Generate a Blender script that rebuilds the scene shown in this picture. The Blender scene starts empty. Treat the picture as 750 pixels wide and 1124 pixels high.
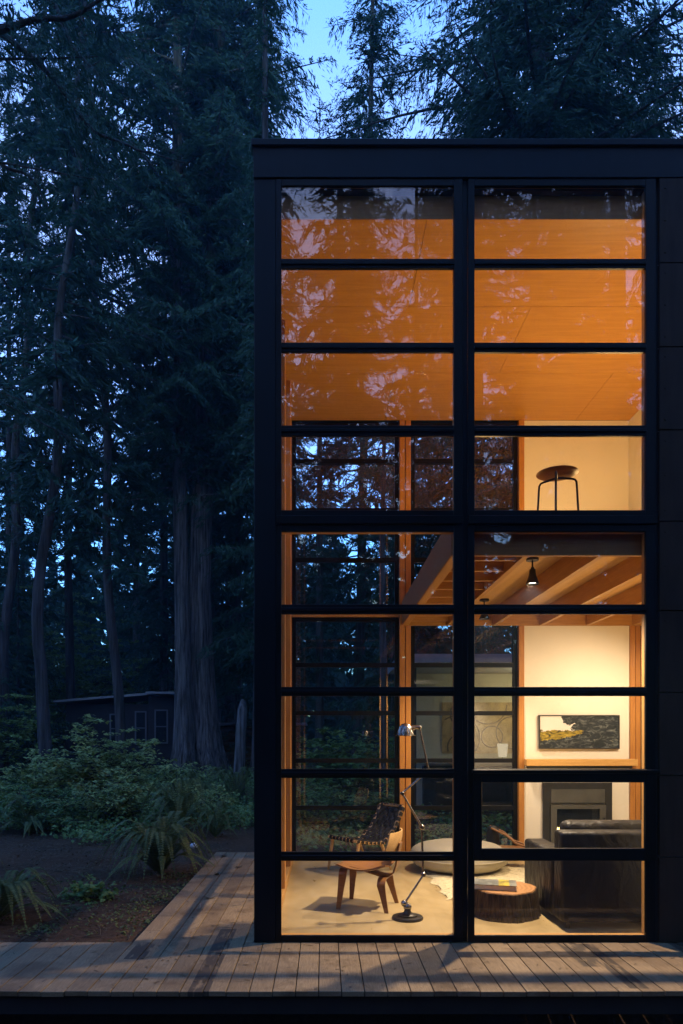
import bpy, bmesh, math, random
import numpy as np
from mathutils import Vector, Matrix

random.seed(7); rng = np.random.default_rng(11)
sc = bpy.context.scene
col = sc.collection
PI = math.pi

# ------------------------------------------------------------------ place measures
F, FX, FY, EYE = 745.0, 355.0, 808.0, 1.56
D = F * EYE / 226.0                 # distance of the glazed front from the eye
S = F / D
def xc(px): return (px - FX) / S    # metres across, on the front
def zc(py): return EYE + (FY - py) / S
BY = D * 1.664                      # inner face of the rear wall
def xb(px): return (px - FX) * BY / F
def zb(py): return EYE + (FY - py) * BY / F
def at(px, py, Y): return ((px - FX) * Y / F, Y, EYE + (FY - py) * Y / F)

# ------------------------------------------------------------------ helpers
class MB:
    def __init__(s): s.v = []; s.f = []
    def quad(s, a, b, c, d):
        n = len(s.v); s.v += [a, b, c, d]; s.f.append((n, n+1, n+2, n+3)); return s
    def poly(s, pts):
        n = len(s.v); s.v += list(pts); s.f.append(tuple(range(n, n+len(pts)))); return s
    def box(s, x0, x1, y0, y1, z0, z1):
        n = len(s.v)
        s.v += [(x0,y0,z0),(x1,y0,z0),(x1,y1,z0),(x0,y1,z0),(x0,y0,z1),(x1,y0,z1),(x1,y1,z1),(x0,y1,z1)]
        s.f += [(n,n+3,n+2,n+1),(n+4,n+5,n+6,n+7),(n,n+1,n+5,n+4),(n+1,n+2,n+6,n+5),(n+2,n+3,n+7,n+6),(n+3,n,n+4,n+7)]
        return s
    def tube(s, pts, rad, seg=10, cap=True, wob=None):
        pts = [Vector(p) for p in pts]; k = len(pts)
        if not hasattr(rad, '__len__'): rad = [rad]*k
        n = len(s.v); up = None
        for i, p in enumerate(pts):
            t = (pts[min(i+1,k-1)] - pts[max(i-1,0)]).normalized()
            if up is None:
                up = Vector((0,0,1)) if abs(t.z) < .9 else Vector((1,0,0))
            a = t.cross(up).normalized(); b = a.cross(t).normalized(); up = b
            for j in range(seg):
                q = 2*PI*j/seg; r = rad[i]*(wob(q, p.z) if wob else 1)
                s.v.append(tuple(p + a*math.cos(q)*r + b*math.sin(q)*r))
        for i in range(k-1):
            for j in range(seg):
                j2 = (j+1) % seg
                s.f.append((n+i*seg+j, n+i*seg+j2, n+(i+1)*seg+j2, n+(i+1)*seg+j))
        if cap:
            s.f.append(tuple(n+j for j in reversed(range(seg)))); s.f.append(tuple(n+(k-1)*seg+j for j in range(seg)))
        return s
    def lathe(s, prof, seg=32, c=(0,0,0), wob=None):
        n = len(s.v); k = len(prof)
        for i, (r, z) in enumerate(prof):
            for j in range(seg):
                q = 2*PI*j/seg; rr = r*(wob(q, z) if wob else 1)
                s.v.append((c[0]+rr*math.cos(q), c[1]+rr*math.sin(q), c[2]+z))
        for i in range(k-1):
            for j in range(seg):
                j2 = (j+1) % seg
                s.f.append((n+i*seg+j, n+i*seg+j2, n+(i+1)*seg+j2, n+(i+1)*seg+j))
        return s
    def ball(s, c, r, seg=14, sq=1.0):
        m = max(6, seg//2)
        prof = [(max(r*math.sin(PI*i/m), 1e-4), -r*sq*math.cos(PI*i/m)) for i in range(m+1)]
        return s.lathe(prof, seg, c)
    def ribbon(s, pts, wid, th, wdir):
        # bent strip of thickness th and (per point) width wid across wdir
        pts = [Vector(p) for p in pts]; k = len(pts); w = Vector(wdir).normalized()
        if not hasattr(wid, '__len__'): wid = [wid]*k
        n = len(s.v)
        for i, p in enumerate(pts):
            t = (pts[min(i+1,k-1)] - pts[max(i-1,0)]).normalized()
            nn = t.cross(w).normalized()
            for a, b in ((-1,-1),(1,-1),(1,1),(-1,1)):
                s.v.append(tuple(p + w*a*wid[i]/2 + nn*b*th/2))
        for i in range(k-1):
            for j in range(4):
                j2 = (j+1) % 4
                s.f.append((n+i*4+j, n+i*4+j2, n+(i+1)*4+j2, n+(i+1)*4+j))
        s.f.append((n+3,n+2,n+1,n)); e = n+(k-1)*4; s.f.append((e,e+1,e+2,e+3))
        return s
    def sheet(s, fn, nu, nv, th):
        # curved plate: fn(u,v) -> point; th along its normal
        n = len(s.v); e = 1e-3; top = []; bot = []
        for i in range(nu+1):
            for j in range(nv+1):
                u, v = i/nu, j/nv
                p = Vector(fn(u, v)); du = Vector(fn(u+e, v)) - Vector(fn(u-e, v)); dv = Vector(fn(u, v+e)) - Vector(fn(u, v-e))
                nn = du.cross(dv).normalized()
                top.append(tuple(p + nn*th/2)); bot.append(tuple(p - nn*th/2))
        s.v += top + bot; m = len(top); I = lambda i, j: n + i*(nv+1) + j
        for i in range(nu):
            for j in range(nv):
                a, b, c, d = I(i,j), I(i+1,j), I(i+1,j+1), I(i,j+1)
                s.f.append((a,b,c,d)); s.f.append((d+m,c+m,b+m,a+m))
        for i in range(nu):
            s.f.append((I(i,0)+m, I(i+1,0)+m, I(i+1,0), I(i,0))); s.f.append((I(i,nv), I(i+1,nv), I(i+1,nv)+m, I(i,nv)+m))
        for j in range(nv):
            s.f.append((I(0,j), I(0,j+1), I(0,j+1)+m, I(0,j)+m)); s.f.append((I(nu,j)+m, I(nu,j+1)+m, I(nu,j+1), I(nu,j)))
        return s
    def xform(s, M): s.v = [tuple(M @ Vector(p)) for p in s.v]; return s
    def build(s, name, mat, parent=None, smooth=False, bevel=0, seg=2):
        me = bpy.data.meshes.new(name); me.from_pydata(s.v, [], s.f); me.update()
        bm = bmesh.new(); bm.from_mesh(me); bmesh.ops.recalc_face_normals(bm, faces=bm.faces)
        if bevel: bmesh.ops.bevel(bm, geom=bm.edges[:], offset=bevel, segments=seg, affect='EDGES', profile=.5)
        bm.to_mesh(me); bm.free()
        if smooth: me.polygons.foreach_set('use_smooth', [True]*len(me.polygons)); me.set_sharp_from_angle(angle=math.radians(50))
        me.materials.append(mat)
        o = bpy.data.objects.new(name, me); col.objects.link(o)
        if parent: o.parent = parent
        return o

def rbox(x0,x1,y0,y1,z0,z1,r): return MB().box(x0,x1,y0,y1,z0,z1)

def np_mesh(name, V, mat, smooth=False):
    V = np.asarray(V, dtype=np.float32); N = V.shape[0]; k = V.shape[1]
    me = bpy.data.meshes.new(name)
    me.vertices.add(N*k); me.vertices.foreach_set('co', V.ravel())
    me.loops.add(N*k); me.loops.foreach_set('vertex_index', np.arange(N*k, dtype=np.int32))
    me.polygons.add(N); me.polygons.foreach_set('loop_start', np.arange(N, dtype=np.int32)*k)
    me.update(calc_edges=True); me.materials.append(mat)
    return me

def link(name, me, parent=None, loc=None, rz=0, scale=1):
    o = bpy.data.objects.new(name, me); col.objects.link(o)
    if parent: o.parent = parent
    if loc is not None: o.location = loc
    o.rotation_euler = (0,0,rz); o.scale = (scale,)*3
    return o

def tag(o, label=None, cat=None, group=None, kind=None):
    if label: o['label'] = label
    if cat: o['category'] = cat
    if group: o['group'] = group
    if kind: o['kind'] = kind
    return o

def thing(name, label, cat, loc=(0,0,0), rz=0, group=None):
    o = bpy.data.objects.new(name, None); col.objects.link(o)
    o.location = loc; o.rotation_euler = (0,0,rz); o.empty_display_size = .2
    return tag(o, label, cat, group)

# ------------------------------------------------------------------ materials
def lin(r, g, b): return (r, g, b, 1)
class NT:
    def __init__(s, name):
        s.m = bpy.data.materials.new(name); s.m.use_nodes = True
        s.t = s.m.node_tree; s.t.nodes.clear()
        s.out = s.n('ShaderNodeOutputMaterial')
    def n(s, typ, **kw):
        nd = s.t.nodes.new(typ)
        for k, v in kw.items():
            if hasattr(nd, k) and k not in ('inputs',): setattr(nd, k, v)
        return nd
    def l(s, a, b): s.t.links.new(a, b)
    def coords(s, scale=(1,1,1), kind='Object', rot=(0,0,0)):
        tc = s.n('ShaderNodeTexCoord'); mp = s.n('ShaderNodeMapping')
        mp.inputs['Scale'].default_value = scale; mp.inputs['Rotation'].default_value = rot
        s.l(tc.outputs[kind], mp.inputs['Vector']); return mp.outputs[0]
    def noise(s, vec, scale, detail=4, rough=.55, dist=0):
        nd = s.n('ShaderNodeTexNoise'); s.l(vec, nd.inputs['Vector'])
        nd.inputs['Scale'].default_value = scale; nd.inputs['Detail'].default_value = detail
        nd.inputs['Roughness'].default_value = rough; nd.inputs['Distortion'].default_value = dist
        return nd.outputs['Fac']
    def ramp(s, fac, stops):
        nd = s.n('ShaderNodeValToRGB'); e = nd.color_ramp.elements
        while len(e) < len(stops): e.new(.5)
        for q, (p, c) in zip(e, stops):
            q.position = p; q.color = c if len(c) == 4 else (*c, 1)
        s.l(fac, nd.inputs['Fac']); return nd.outputs['Color']
    def mix(s, fac, a, b, blend='MIX'):
        nd = s.n('ShaderNodeMix', data_type='RGBA', blend_type=blend)
        for sock, val in ((nd.inputs[0], fac), (nd.inputs[6], a), (nd.inputs[7], b)):
            if isinstance(val, (int, float, tuple)): sock.default_value = val
            else: s.l(val, sock)
        return nd.outputs[2]
    def math(s, op, a, b=0.0, c=0.0):
        nd = s.n('ShaderNodeMath', operation=op)
        for i, val in enumerate((a, b, c)):
            if isinstance(val, (int, float)): nd.inputs[i].default_value = val
            else: s.l(val, nd.inputs[i])
        return nd.outputs[0]
    def bump(s, h, strength=.3, dist=.01):
        nd = s.n('ShaderNodeBump'); s.l(h, nd.inputs['Height'])
        nd.inputs['Strength'].default_value = strength; nd.inputs['Distance'].default_value = dist
        return nd.outputs[0]
    def pbr(s, color, rough=.5, metal=0, normal=None, spec=.5, coat=0):
        b = s.n('ShaderNodeBsdfPrincipled')
        for key, val in (('Base Color', color), ('Roughness', rough), ('Metallic', metal), ('Specular IOR Level', spec), ('Coat Weight', coat)):
            if isinstance(val, (int, float, tuple)): b.inputs[key].default_value = val
            else: s.l(val, b.inputs[key])
        if normal is not None: s.l(normal, b.inputs['Normal'])
        s.l(b.outputs[0], s.out.inputs[0]); s.b = b
        return s.m

M = {}
def simple(name, c, rough=.5, metal=0, var=.25, scale=8, bump=.1, spec=.5):
    t = NT(name); v = t.coords(); f = t.noise(v, scale, 5)
    c1 = tuple(x*(1-var) for x in c); c2 = tuple(min(1, x*(1+var)) for x in c)
    cc = t.ramp(f, [(.3, c1), (.7, c2)])
    M[name] = t.pbr(cc, rough, metal, t.bump(f, bump, .01) if bump else None, spec)
    return M[name]

def wood(name, dark, light, axis='x', scale=1.0, rough=.45, figure=1.0, island=.0, coat=0):
    t = NT(name)
    st = {'x': (.35, 5, 5), 'y': (5, .35, 5), 'z': (5, 5, .35)}[axis]
    v = t.coords(tuple(q*scale for q in st))
    if island:
        geo = t.n('ShaderNodeNewGeometry'); off = t.n('ShaderNodeVectorMath', operation='ADD')
        sc_ = t.n('ShaderNodeVectorMath', operation='SCALE'); t.l(geo.outputs['Random Per Island'], sc_.inputs[0]); sc_.inputs['Scale'].default_value = 37
        t.l(v, off.inputs[0]); t.l(sc_.outputs[0], off.inputs[1]); v = off.outputs[0]
    f = t.noise(v, 1.3, 3, .5, 1.2*figure)
    rings = t.math('FRACT', t.math('MULTIPLY', f, 9.0))
    rings = t.math('ABSOLUTE', t.math('SUBTRACT', rings, .5))
    fine = t.noise(v, 9, 5, .7)
    k = t.math('ADD', t.math('MULTIPLY', rings, .5*figure), t.math('MULTIPLY', fine, .75))
    c = t.ramp(k, [(.25, dark), (.75, light)])
    if island:
        c = t.mix(1.0, c, t.ramp(geo.outputs['Random Per Island'], [(0, (1-island,)*3), (1, (1, 1, 1))]), 'MULTIPLY')
    M[name] = t.pbr(c, rough, 0, t.bump(fine, .08, .004), .4, coat)
    return M[name]

# dark coated steel of the front
def steel(name, c, rough, spec=.22):
    t = NT(name); v = t.coords((1,1,1)); f = t.noise(v, 2.3, 6, .6); g = t.noise(t.coords((14,14,1.4)), 1.5, 4, .6)
    cc = t.ramp(t.math('MULTIPLY', t.math('ADD', f, g), .5), [(.35, tuple(q*.75 for q in c)), (.7, tuple(q*1.35 for q in c))])
    rr = t.math('ADD', t.math('MULTIPLY', f, .3), rough-.15)
    M[name] = t.pbr(cc, rr, 0, t.bump(f, .06, .01), spec); return M[name]
steel('black_steel', (.003,.0045,.0065), .46)
steel('cladding', (.052,.031,.020), .5, .12)  # brown base holds the warm light bounced up from the deck
steel('black_frame', (.003,.003,.0035), .42)
wood('plywood', (.46,.21,.036), (.57,.285,.058), 'x', .55, .38, 1.0)
wood('fir_post', (.40,.165,.035), (.56,.26,.065), 'z', 1.2, .4, .7)
wood('fir_joist', (.40,.20,.055), (.56,.31,.10), 'y', 1.2, .45, .7)
wood('fir_cross', (.40,.20,.055), (.56,.31,.10), 'x', 1.2, .45, .7)
wood('soffit_ply', (.50,.29,.10), (.62,.38,.15), 'y', .5, .45, .8)
wood('shaded_fir', (.30,.12,.026), (.42,.18,.042), 'x', 1., .5, .8)  # fir with the shade of the loft's outer faces put into its colour
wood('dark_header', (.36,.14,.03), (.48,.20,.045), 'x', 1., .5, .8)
wood('mantel_wood', (.55,.30,.085), (.72,.42,.14), 'x', 1.2, .4, .9)
wood('walnut', (.17,.072,.022), (.30,.135,.042), 'x', 2.2, .35, .7)
wood('birch', (.5,.3,.11), (.66,.42,.18), 'x', 2.2, .4, .5)
simple('drywall', (.80,.76,.66), .85, 0, .02, 3, .02)
simple('grey_metal', (.10,.10,.09), .42, .3, .2, 6, .03)
simple('charcoal_metal', (.035,.035,.033), .42, .3, .2, 6, .03)
simple('firebox', (.02,.019,.018), .5, 0, .4, 9, .2)
simple('webbing', (.016,.012,.010), .85, 0, .3, 60, .3)
simple('linen', (.40,.36,.27), .95, 0, .12, 120, .5)
simple('gunmetal', (.33,.31,.28), .24, 1, .12, 12, .02)
simple('dark_iron', (.06,.055,.05), .38, .8, .25, 12, .1)
simple('paper', (.6,.56,.45), .8, 0, .08, 80, .1)
simple('black_paint', (.012,.012,.013), .4, 0, .2, 8, .02)
simple('shadow_wood', (.012,.009,.008), .8, 0, .4, 5, .3)  # near-black wood; the shadow under the deck is put into its colour
simple('cabin_frame', (.10,.12,.14), .5, 0, .1, 4, .05)
simple('cabin_wall', (.011,.012,.017), .75, 0, .35, 4, .2)
simple('cabin_roof', (.22,.25,.28), .5, 0, .2, 4, .1)
simple('log_wall', (.10,.062,.035), .8, 0, .4, 4, .4)
simple('blue_tarp', (.05,.22,.35), .5, 0, .2, 4, .1)
simple('annex_wall', (.45,.46,.33), .9, 0, .05, 2, .02)
simple('tapestry', (.33,.25,.10), .9, 0, .35, 7, .3)
simple('tapestry_line', (.10,.075,.035), .9, 0, .3, 9, .2)
simple('tapestry_pale', (.52,.44,.23), .9, 0, .2, 9, .2)
simple('white_shade', (.8,.78,.68), .8, 0, .03, 5, .0)
simple('pebble', (.6,.62,.66), .6, 0, .1, 12, .2)
simple('moss', (.05,.06,.02), .95, 0, .4, 10, .6)

def concrete():
    t = NT('polished_concrete'); v = t.coords()
    a = t.noise(v, 1.1, 6, .62, .6); b = t.noise(t.coords((2.4,.8,1)), 3.0, 6, .6)
    c = t.ramp(t.math('ADD', t.math('MULTIPLY', a, .65), t.math('MULTIPLY', b, .35)), [(.3, (.27,.195,.09)), (.5, (.42,.315,.155)), (.7, (.52,.41,.23))])
    sp = t.noise(v, 26, 2, .5); c = t.mix(t.ramp(sp, [(.74, (0,0,0)), (.80, (.55,)*3)]), c, lin(.13,.105,.07))
    r = t.math('ADD', t.math('MULTIPLY', b, .3), .18)
    M['concrete'] = t.pbr(c, r, 0, t.bump(b, .04, .004), .45)
concrete()

def leather():
    t = NT('black_leather'); v = t.coords(); a = t.noise(t.coords((4,4,2.2)), 1.8, 3, .5, .8); b = t.noise(v, 90, 3, .6)
    c = t.ramp(a, [(.3, (.006,.0052,.0045)), (.7, (.014,.012,.010))])
    h = t.math('ADD', a, t.math('MULTIPLY', b, .05))
    M['leather'] = t.pbr(c, .48, 0, t.bump(h, .6, .05), .3)
leather()

def rug_mat():
    t = NT('wool_rug'); v = t.coords(); a = t.noise(v, 60, 4, .7); b = t.noise(t.coords((1,1.6,1)), 2.6, 3, .5, 2.2)
    line = t.math('LESS_THAN', t.math('ABSOLUTE', t.math('SUBTRACT', b, .52)), .007)
    c = t.ramp(a, [(.3, (.55,.46,.27)), (.7, (.78,.70,.48))])
    c = t.mix(line, c, lin(.16,.11,.06))
    M['rug'] = t.pbr(c, .95, 0, t.bump(a, 1.0, .02), .2)
rug_mat()

def deck_mat():
    t = NT('weathered_cedar_deck'); geo = t.n('ShaderNodeNewGeometry'); rnd = geo.outputs['Random Per Island']
    base = t.coords((1,1,1)); off = t.n('ShaderNodeVectorMath', operation='ADD')
    sc_ = t.n('ShaderNodeVectorMath', operation='SCALE'); t.l(rnd, sc_.inputs[0]); sc_.inputs['Scale'].default_value = 53
    mp = t.coords((9,.7,9)); t.l(mp, off.inputs[0]); t.l(sc_.outputs[0], off.inputs[1]); v = off.outputs[0]
    g = t.noise(v, 2.0, 3, .5, 1.4); rings = t.math('ABSOLUTE', t.math('SUBTRACT', t.math('FRACT', t.math('MULTIPLY', g, 11)), .5))
    fine = t.noise(v, 12, 5, .7)
    k = t.math('ADD', t.math('MULTIPLY', rings, .55), t.math('MULTIPLY', fine, .7))
    c = t.ramp(k, [(.2, (.165,.110,.058)), (.55, (.25,.172,.093)), (.85, (.335,.245,.145))])
    c = t.mix(1.0, c, t.ramp(rnd, [(0, (.80,.76,.73)), (.4, (.95,.92,.9)), (1, (1.08,1.07,1.06))]), 'MULTIPLY')
    blot = t.noise(base, 2.4, 4, .6, .5)
    c = t.mix(1.0, c, t.ramp(blot, [(.32, (.55,.5,.46)), (.5, (1,1,1))]), 'MULTIPLY')
    spots = t.noise(t.coords((1,.5,1)), 15, 2, .5)
    c = t.mix(t.ramp(spots, [(.70, (0,0,0)), (.75, (.8,)*3)]), c, lin(.06,.04,.028))
    # damp, darkened board streaks at a few places
    sep = t.n('ShaderNodeSeparateXYZ'); t.l(base, sep.inputs[0])
    mask = None
    for x0, x1, y0, y1 in ((-.83,-.70,4.0,5.5), (-1.40,-1.26,4.75,5.14), (1.90,2.02,4.2,5.1), (1.76,1.90,4.6,5.2), (2.60,2.74,4.1,5.2)):
        m = t.math('MULTIPLY', t.math('MULTIPLY', t.math('GREATER_THAN', sep.outputs[0], x0), t.math('LESS_THAN', sep.outputs[0], x1)),
                   t.math('MULTIPLY', t.math('GREATER_THAN', sep.outputs[1], y0), t.math('LESS_THAN', sep.outputs[1], y1)))
        mask = m if mask is None else t.math('MAXIMUM', mask, m)
    ns = t.ramp(t.noise(t.coords((10,2.2,1)), 2.0, 4, .6), [(.36, (0,0,0)), (.48, (.9,)*3)])
    c = t.mix(t.math('MULTIPLY', mask, ns), c, lin(.045,.03,.02))
    M['deck'] = t.pbr(c, .72, 0, t.bump(fine, .25, .006), .35)
deck_mat()

def bark(name, dark, light, sc_=1.0):
    t = NT(name); a = t.noise(t.coords((9*sc_,9*sc_,.55*sc_)), 1.6, 6, .65, .4); b = t.noise(t.coords((1,1,1)), 1.3, 4, .6)
    c = t.ramp(a, [(.35, dark), (.62, light)])
    c = t.mix(t.ramp(b, [(.5, (0,0,0)), (.75, (.5,)*3)]), c, lin(.05,.058,.035))
    M[name] = t.pbr(c, .9, 0, t.bump(a, 1.0, .06), .2)
bark('cedar_bark', (.016,.015,.015), (.19,.185,.185))
bark('fir_bark', (.018,.017,.017), (.085,.082,.082), .8)
bark('stump_bark', (.03,.018,.01), (.12,.075,.04), 3.0)

def foliage(name, a, b, scale=1.5, trans=.25):
    t = NT(name); geo = t.n('ShaderNodeNewGeometry'); v = t.coords((1,1,1))
    f = t.noise(v, scale, 3, .6); k = t.math('ADD', t.math('MULTIPLY', f, .7), t.math('MULTIPLY', geo.outputs['Random Per Island'], .3))
    c = t.ramp(k, [(.3, a), (.7, b)])
    p = t.n('ShaderNodeBsdfPrincipled'); t.l(c, p.inputs['Base Color']); p.inputs['Roughness'].default_value = .6; p.inputs['Specular IOR Level'].default_value = .25
    tr = t.n('ShaderNodeBsdfTranslucent'); t.l(c, tr.inputs[0]); mx = t.n('ShaderNodeMixShader'); mx.inputs[0].default_value = trans
    t.l(p.outputs[0], mx.inputs[1]); t.l(tr.outputs[0], mx.inputs[2]); t.l(mx.outputs[0], t.out.inputs[0]); M[name] = t.m
foliage('fir_needles', (.014,.048,.034), (.034,.092,.056))
foliage('cedar_sprays', (.018,.060,.038), (.044,.110,.062))
foliage('maple_leaves', (.11,.18,.045), (.21,.30,.075), 3)
foliage('shrub_leaves', (.22,.28,.085), (.40,.44,.145), 4)
foliage('fern_fronds', (.07,.10,.032), (.16,.185,.058), 5)
foliage('undergrowth_leaves', (.09,.17,.055), (.23,.33,.10), 2.2)
foliage('litter_leaves', (.06,.035,.02), (.16,.11,.05), 6, .1)

def soil():
    t = NT('forest_soil'); v = t.coords(); a = t.noise(v, .9, 6, .65); b = t.noise(v, 22, 6, .75)
    c = t.ramp(t.math('ADD', t.math('MULTIPLY', a, .45), t.math('MULTIPLY', b, .55)), [(.33, (.04,.022,.012)), (.52, (.095,.052,.028)), (.68, (.19,.115,.065))])
    M['soil'] = t.pbr(c, .95, 0, t.bump(b, .9, .05), .2)
soil()

def glass(name, base, tint=(1,1,1)):
    t = NT(name); lw = t.n('ShaderNodeLayerWeight'); lw.inputs['Blend'].default_value = .5
    fac = t.math('ADD', t.math('MULTIPLY', t.math('POWER', lw.outputs['Facing'], 5.0), .85), base)
    gl = t.n('ShaderNodeBsdfGlossy'); gl.inputs['Roughness'].default_value = 0.0; gl.inputs['Color'].default_value = (.97,.98,1,1)
    tr = t.n('ShaderNodeBsdfTransparent'); tr.inputs[0].default_value = (*tint, 1)
    mx = t.n('ShaderNodeMixShader'); t.l(fac, mx.inputs[0]); t.l(tr.outputs[0], mx.inputs[1]); t.l(gl.outputs[0], mx.inputs[2])
    t.l(mx.outputs[0], t.out.inputs[0]); M[name] = t.m
glass('glazing', .042)
glass('dim_glass', .03, (.8,.85,.9))

def emit(name, c, s):
    t = NT(name); e = t.n('ShaderNodeEmission'); e.inputs[0].default_value = (*c, 1); e.inputs[1].default_value = s
    t.l(e.outputs[0], t.out.inputs[0]); M[name] = t.m
emit('bulb', (1,.82,.55), 2)
emit('flame', (1,.55,.15), 2.5)
emit('warm_shade', (1,.9,.62), .06)

# ------------------------------------------------------------------ camera, sky, sun
cam = bpy.data.cameras.new('camera'); co = bpy.data.objects.new('camera', cam); col.objects.link(co)
co.location = (0, 0, EYE); co.rotation_euler = (PI/2, 0, 0)
cam.sensor_fit = 'VERTICAL'; cam.sensor_height = 36; cam.lens = 36*F/1124
cam.shift_y = (FY-562)/1124; cam.shift_x = (375-FX)/1124
cam.clip_end = 2000; cam.clip_start = .05
sc.camera = co

HAZE = .0012
SKY_EL, SKY_ROT, SKY_S = 3.0, 180, .15
w = bpy.data.worlds.new('World'); sc.world = w; w.use_nodes = True
wt = w.node_tree; wt.nodes.clear()
wo = wt.nodes.new('ShaderNodeOutputWorld'); bg = wt.nodes.new('ShaderNodeBackground'); sky = wt.nodes.new('ShaderNodeTexSky')
sky.sky_type = 'NISHITA'; sky.sun_disc = False; sky.sun_elevation = math.radians(SKY_EL); sky.sun_rotation = math.radians(SKY_ROT)
tint = wt.nodes.new('ShaderNodeMix'); tint.data_type = 'RGBA'; tint.blend_type = 'MULTIPLY'; tint.inputs[0].default_value = 1
# the camera's warm white balance turns the dusk sky bluer; it stays palest half way up
wtc = wt.nodes.new('ShaderNodeTexCoord'); wsp = wt.nodes.new('ShaderNodeSeparateXYZ'); wrm = wt.nodes.new('ShaderNodeValToRGB')
wt.links.new(wtc.outputs['Generated'], wsp.inputs[0]); wt.links.new(wsp.outputs[2], wrm.inputs[0])
el_ = wrm.color_ramp.elements
while len(el_) < 5: el_.new(.5)
for e_, (p_, c_) in zip(el_, ((0,(.16,.50,1.5)),(.28,(.30,.66,1.6)),(.60,(.86,.92,1.55)),(.80,(.40,.92,2.1)),(1,(.28,.92,2.4)))):
    e_.position = p_; e_.color = (*c_, 1)
wt.links.new(wrm.outputs[0], tint.inputs[7])
wt.links.new(sky.outputs[0], tint.inputs[6]); wt.links.new(tint.outputs[2], bg.inputs[0]); bg.inputs[1].default_value = SKY_S
wt.links.new(bg.outputs[0], wo.inputs[0])
sun = bpy.data.lights.new('sun', 'SUN'); sun.energy = .02; sun.angle = math.radians(40); sun.color = (.7,.8,1)
so = bpy.data.objects.new('sun', sun); col.objects.link(so); so.rotation_euler = (math.radians(50), 0, math.radians(-20))

# ------------------------------------------------------------------ ground
def ground_z(x, y):
    z = -.12 + .10*math.sin(x*.35+1.3)*math.sin(y*.27) + .05*math.sin(x*1.3+y*.9)
    k = min(1, max(0, (abs(y-6.5)-3.5)/3)) if x > -2.2 else min(1, max(0, (y-8)/4))
    z = -.10*(1-k) + z*k
    if x > -1.5 and y < 9.5 : z = min(z, -.13)
    if y < 4.9: z -= .32*min(1, (4.9-y)/.8)
    if y > 14: z += (y-14)*.012
    return z
xs = np.concatenate([np.linspace(-130,-30,12), np.linspace(-25,20,181), np.linspace(25,130,12)])
ys = np.concatenate([np.linspace(-130,-30,12), np.linspace(-25,45,281), np.linspace(50,130,10)])
gv = []; gf = []
for j, y in enumerate(ys):
    for i, x in enumerate(xs):
        gv.append((x, y, ground_z(x, y) + (random.uniform(-.018,.018) if -25 < x < 20 and -25 < y < 45 else 0)))
nx = len(xs)
for j in range(len(ys)-1):
    for i in range(nx-1):
        gf.append((j*nx+i, j*nx+i+1, (j+1)*nx+i+1, (j+1)*nx+i))
g = MB(); g.v = gv; g.f = gf
tag(g.build('ground', M['soil'], smooth=True), kind='structure')

# ------------------------------------------------------------------ deck
dk = thing('deck', 'weathered cedar board deck around the foot of the dark house', 'deck'); dk['kind'] = 'structure'
b = MB(); pitch = .1415; y0 = F*EYE/280
xs0 = -1.30; XLD = xc(279)
k0 = int((-9 - xs0)/pitch)
for k in range(k0, 62):
    x = xs0 + k*pitch; x1 = x + pitch - .0055
    if x1 < -1.31: ye = D + .005
    elif x < XLD < x1:
        b.box(x, XLD-.004, D+.002, F*EYE/127.2, -.034, -.002); ye = D - .004
    elif x1 <= XLD: ye = F*EYE/127.2
    else: ye = D - .004
    # butt joints
    cuts = [y0 + random.uniform(-.002,.003)]
    if ye > 6 and k % 2: cuts.append(y0 + 1.35 + random.uniform(-.1,.1))
    cuts.append(ye + (random.uniform(-.006,.006) if ye > 6 else 0))
    for a, c in zip(cuts[:-1], cuts[1:]):
        dz = random.uniform(-.0015,.0015)
        b.box(x, x1, a, c-.003, -.034+dz, dz-.002)
b.build('decking', M['deck'], dk, bevel=.0025, seg=1)
m = MB()
for k in range(k0, 62):
    x = xs0 + k*pitch
    for yy in ((y0+.055, D-.09) if x > XLD or x < -1.31 else (y0+.055, D-.09, 5.7, 6.3, 6.9, 7.5, 8.1, 8.7)):
        for q in (.028, pitch-.034): m.lathe([(.0034,-.0015),(.0001,-.0005)], 6, (x+q+random.uniform(-.004,.004), yy+random.uniform(-.01,.01), 0))
m.build('screw_heads', M['dark_iron'], dk)
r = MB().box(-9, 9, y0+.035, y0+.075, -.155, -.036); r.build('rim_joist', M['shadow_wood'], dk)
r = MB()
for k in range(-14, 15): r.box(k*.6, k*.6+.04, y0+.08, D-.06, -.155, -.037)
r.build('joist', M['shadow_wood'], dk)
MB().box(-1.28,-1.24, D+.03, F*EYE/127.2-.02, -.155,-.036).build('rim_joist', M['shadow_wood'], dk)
for px, py, rz in ((229,986,.3),(246,940,1.2),(238,960,2.0),(262,952,.9)):
    Y = F*EYE/(py-FY); X = (px-FX)*Y/F
    lf = MB().sheet(lambda u, v: ((u-.5)*.13, (v-.5)*.05*math.sin(PI*min(max(u,.02),.98)), .012+.012*math.cos(u*5)), 8, 3, .001)
    o = lf.build('fallen_leaf', M['litter_leaves']); o.location = (X, Y, .0); o.rotation_euler = (0,0,rz)
    tag(o, 'curled brown dead leaf lying on the grey deck boards', 'leaf', 'dead leaves on the deck')

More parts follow.
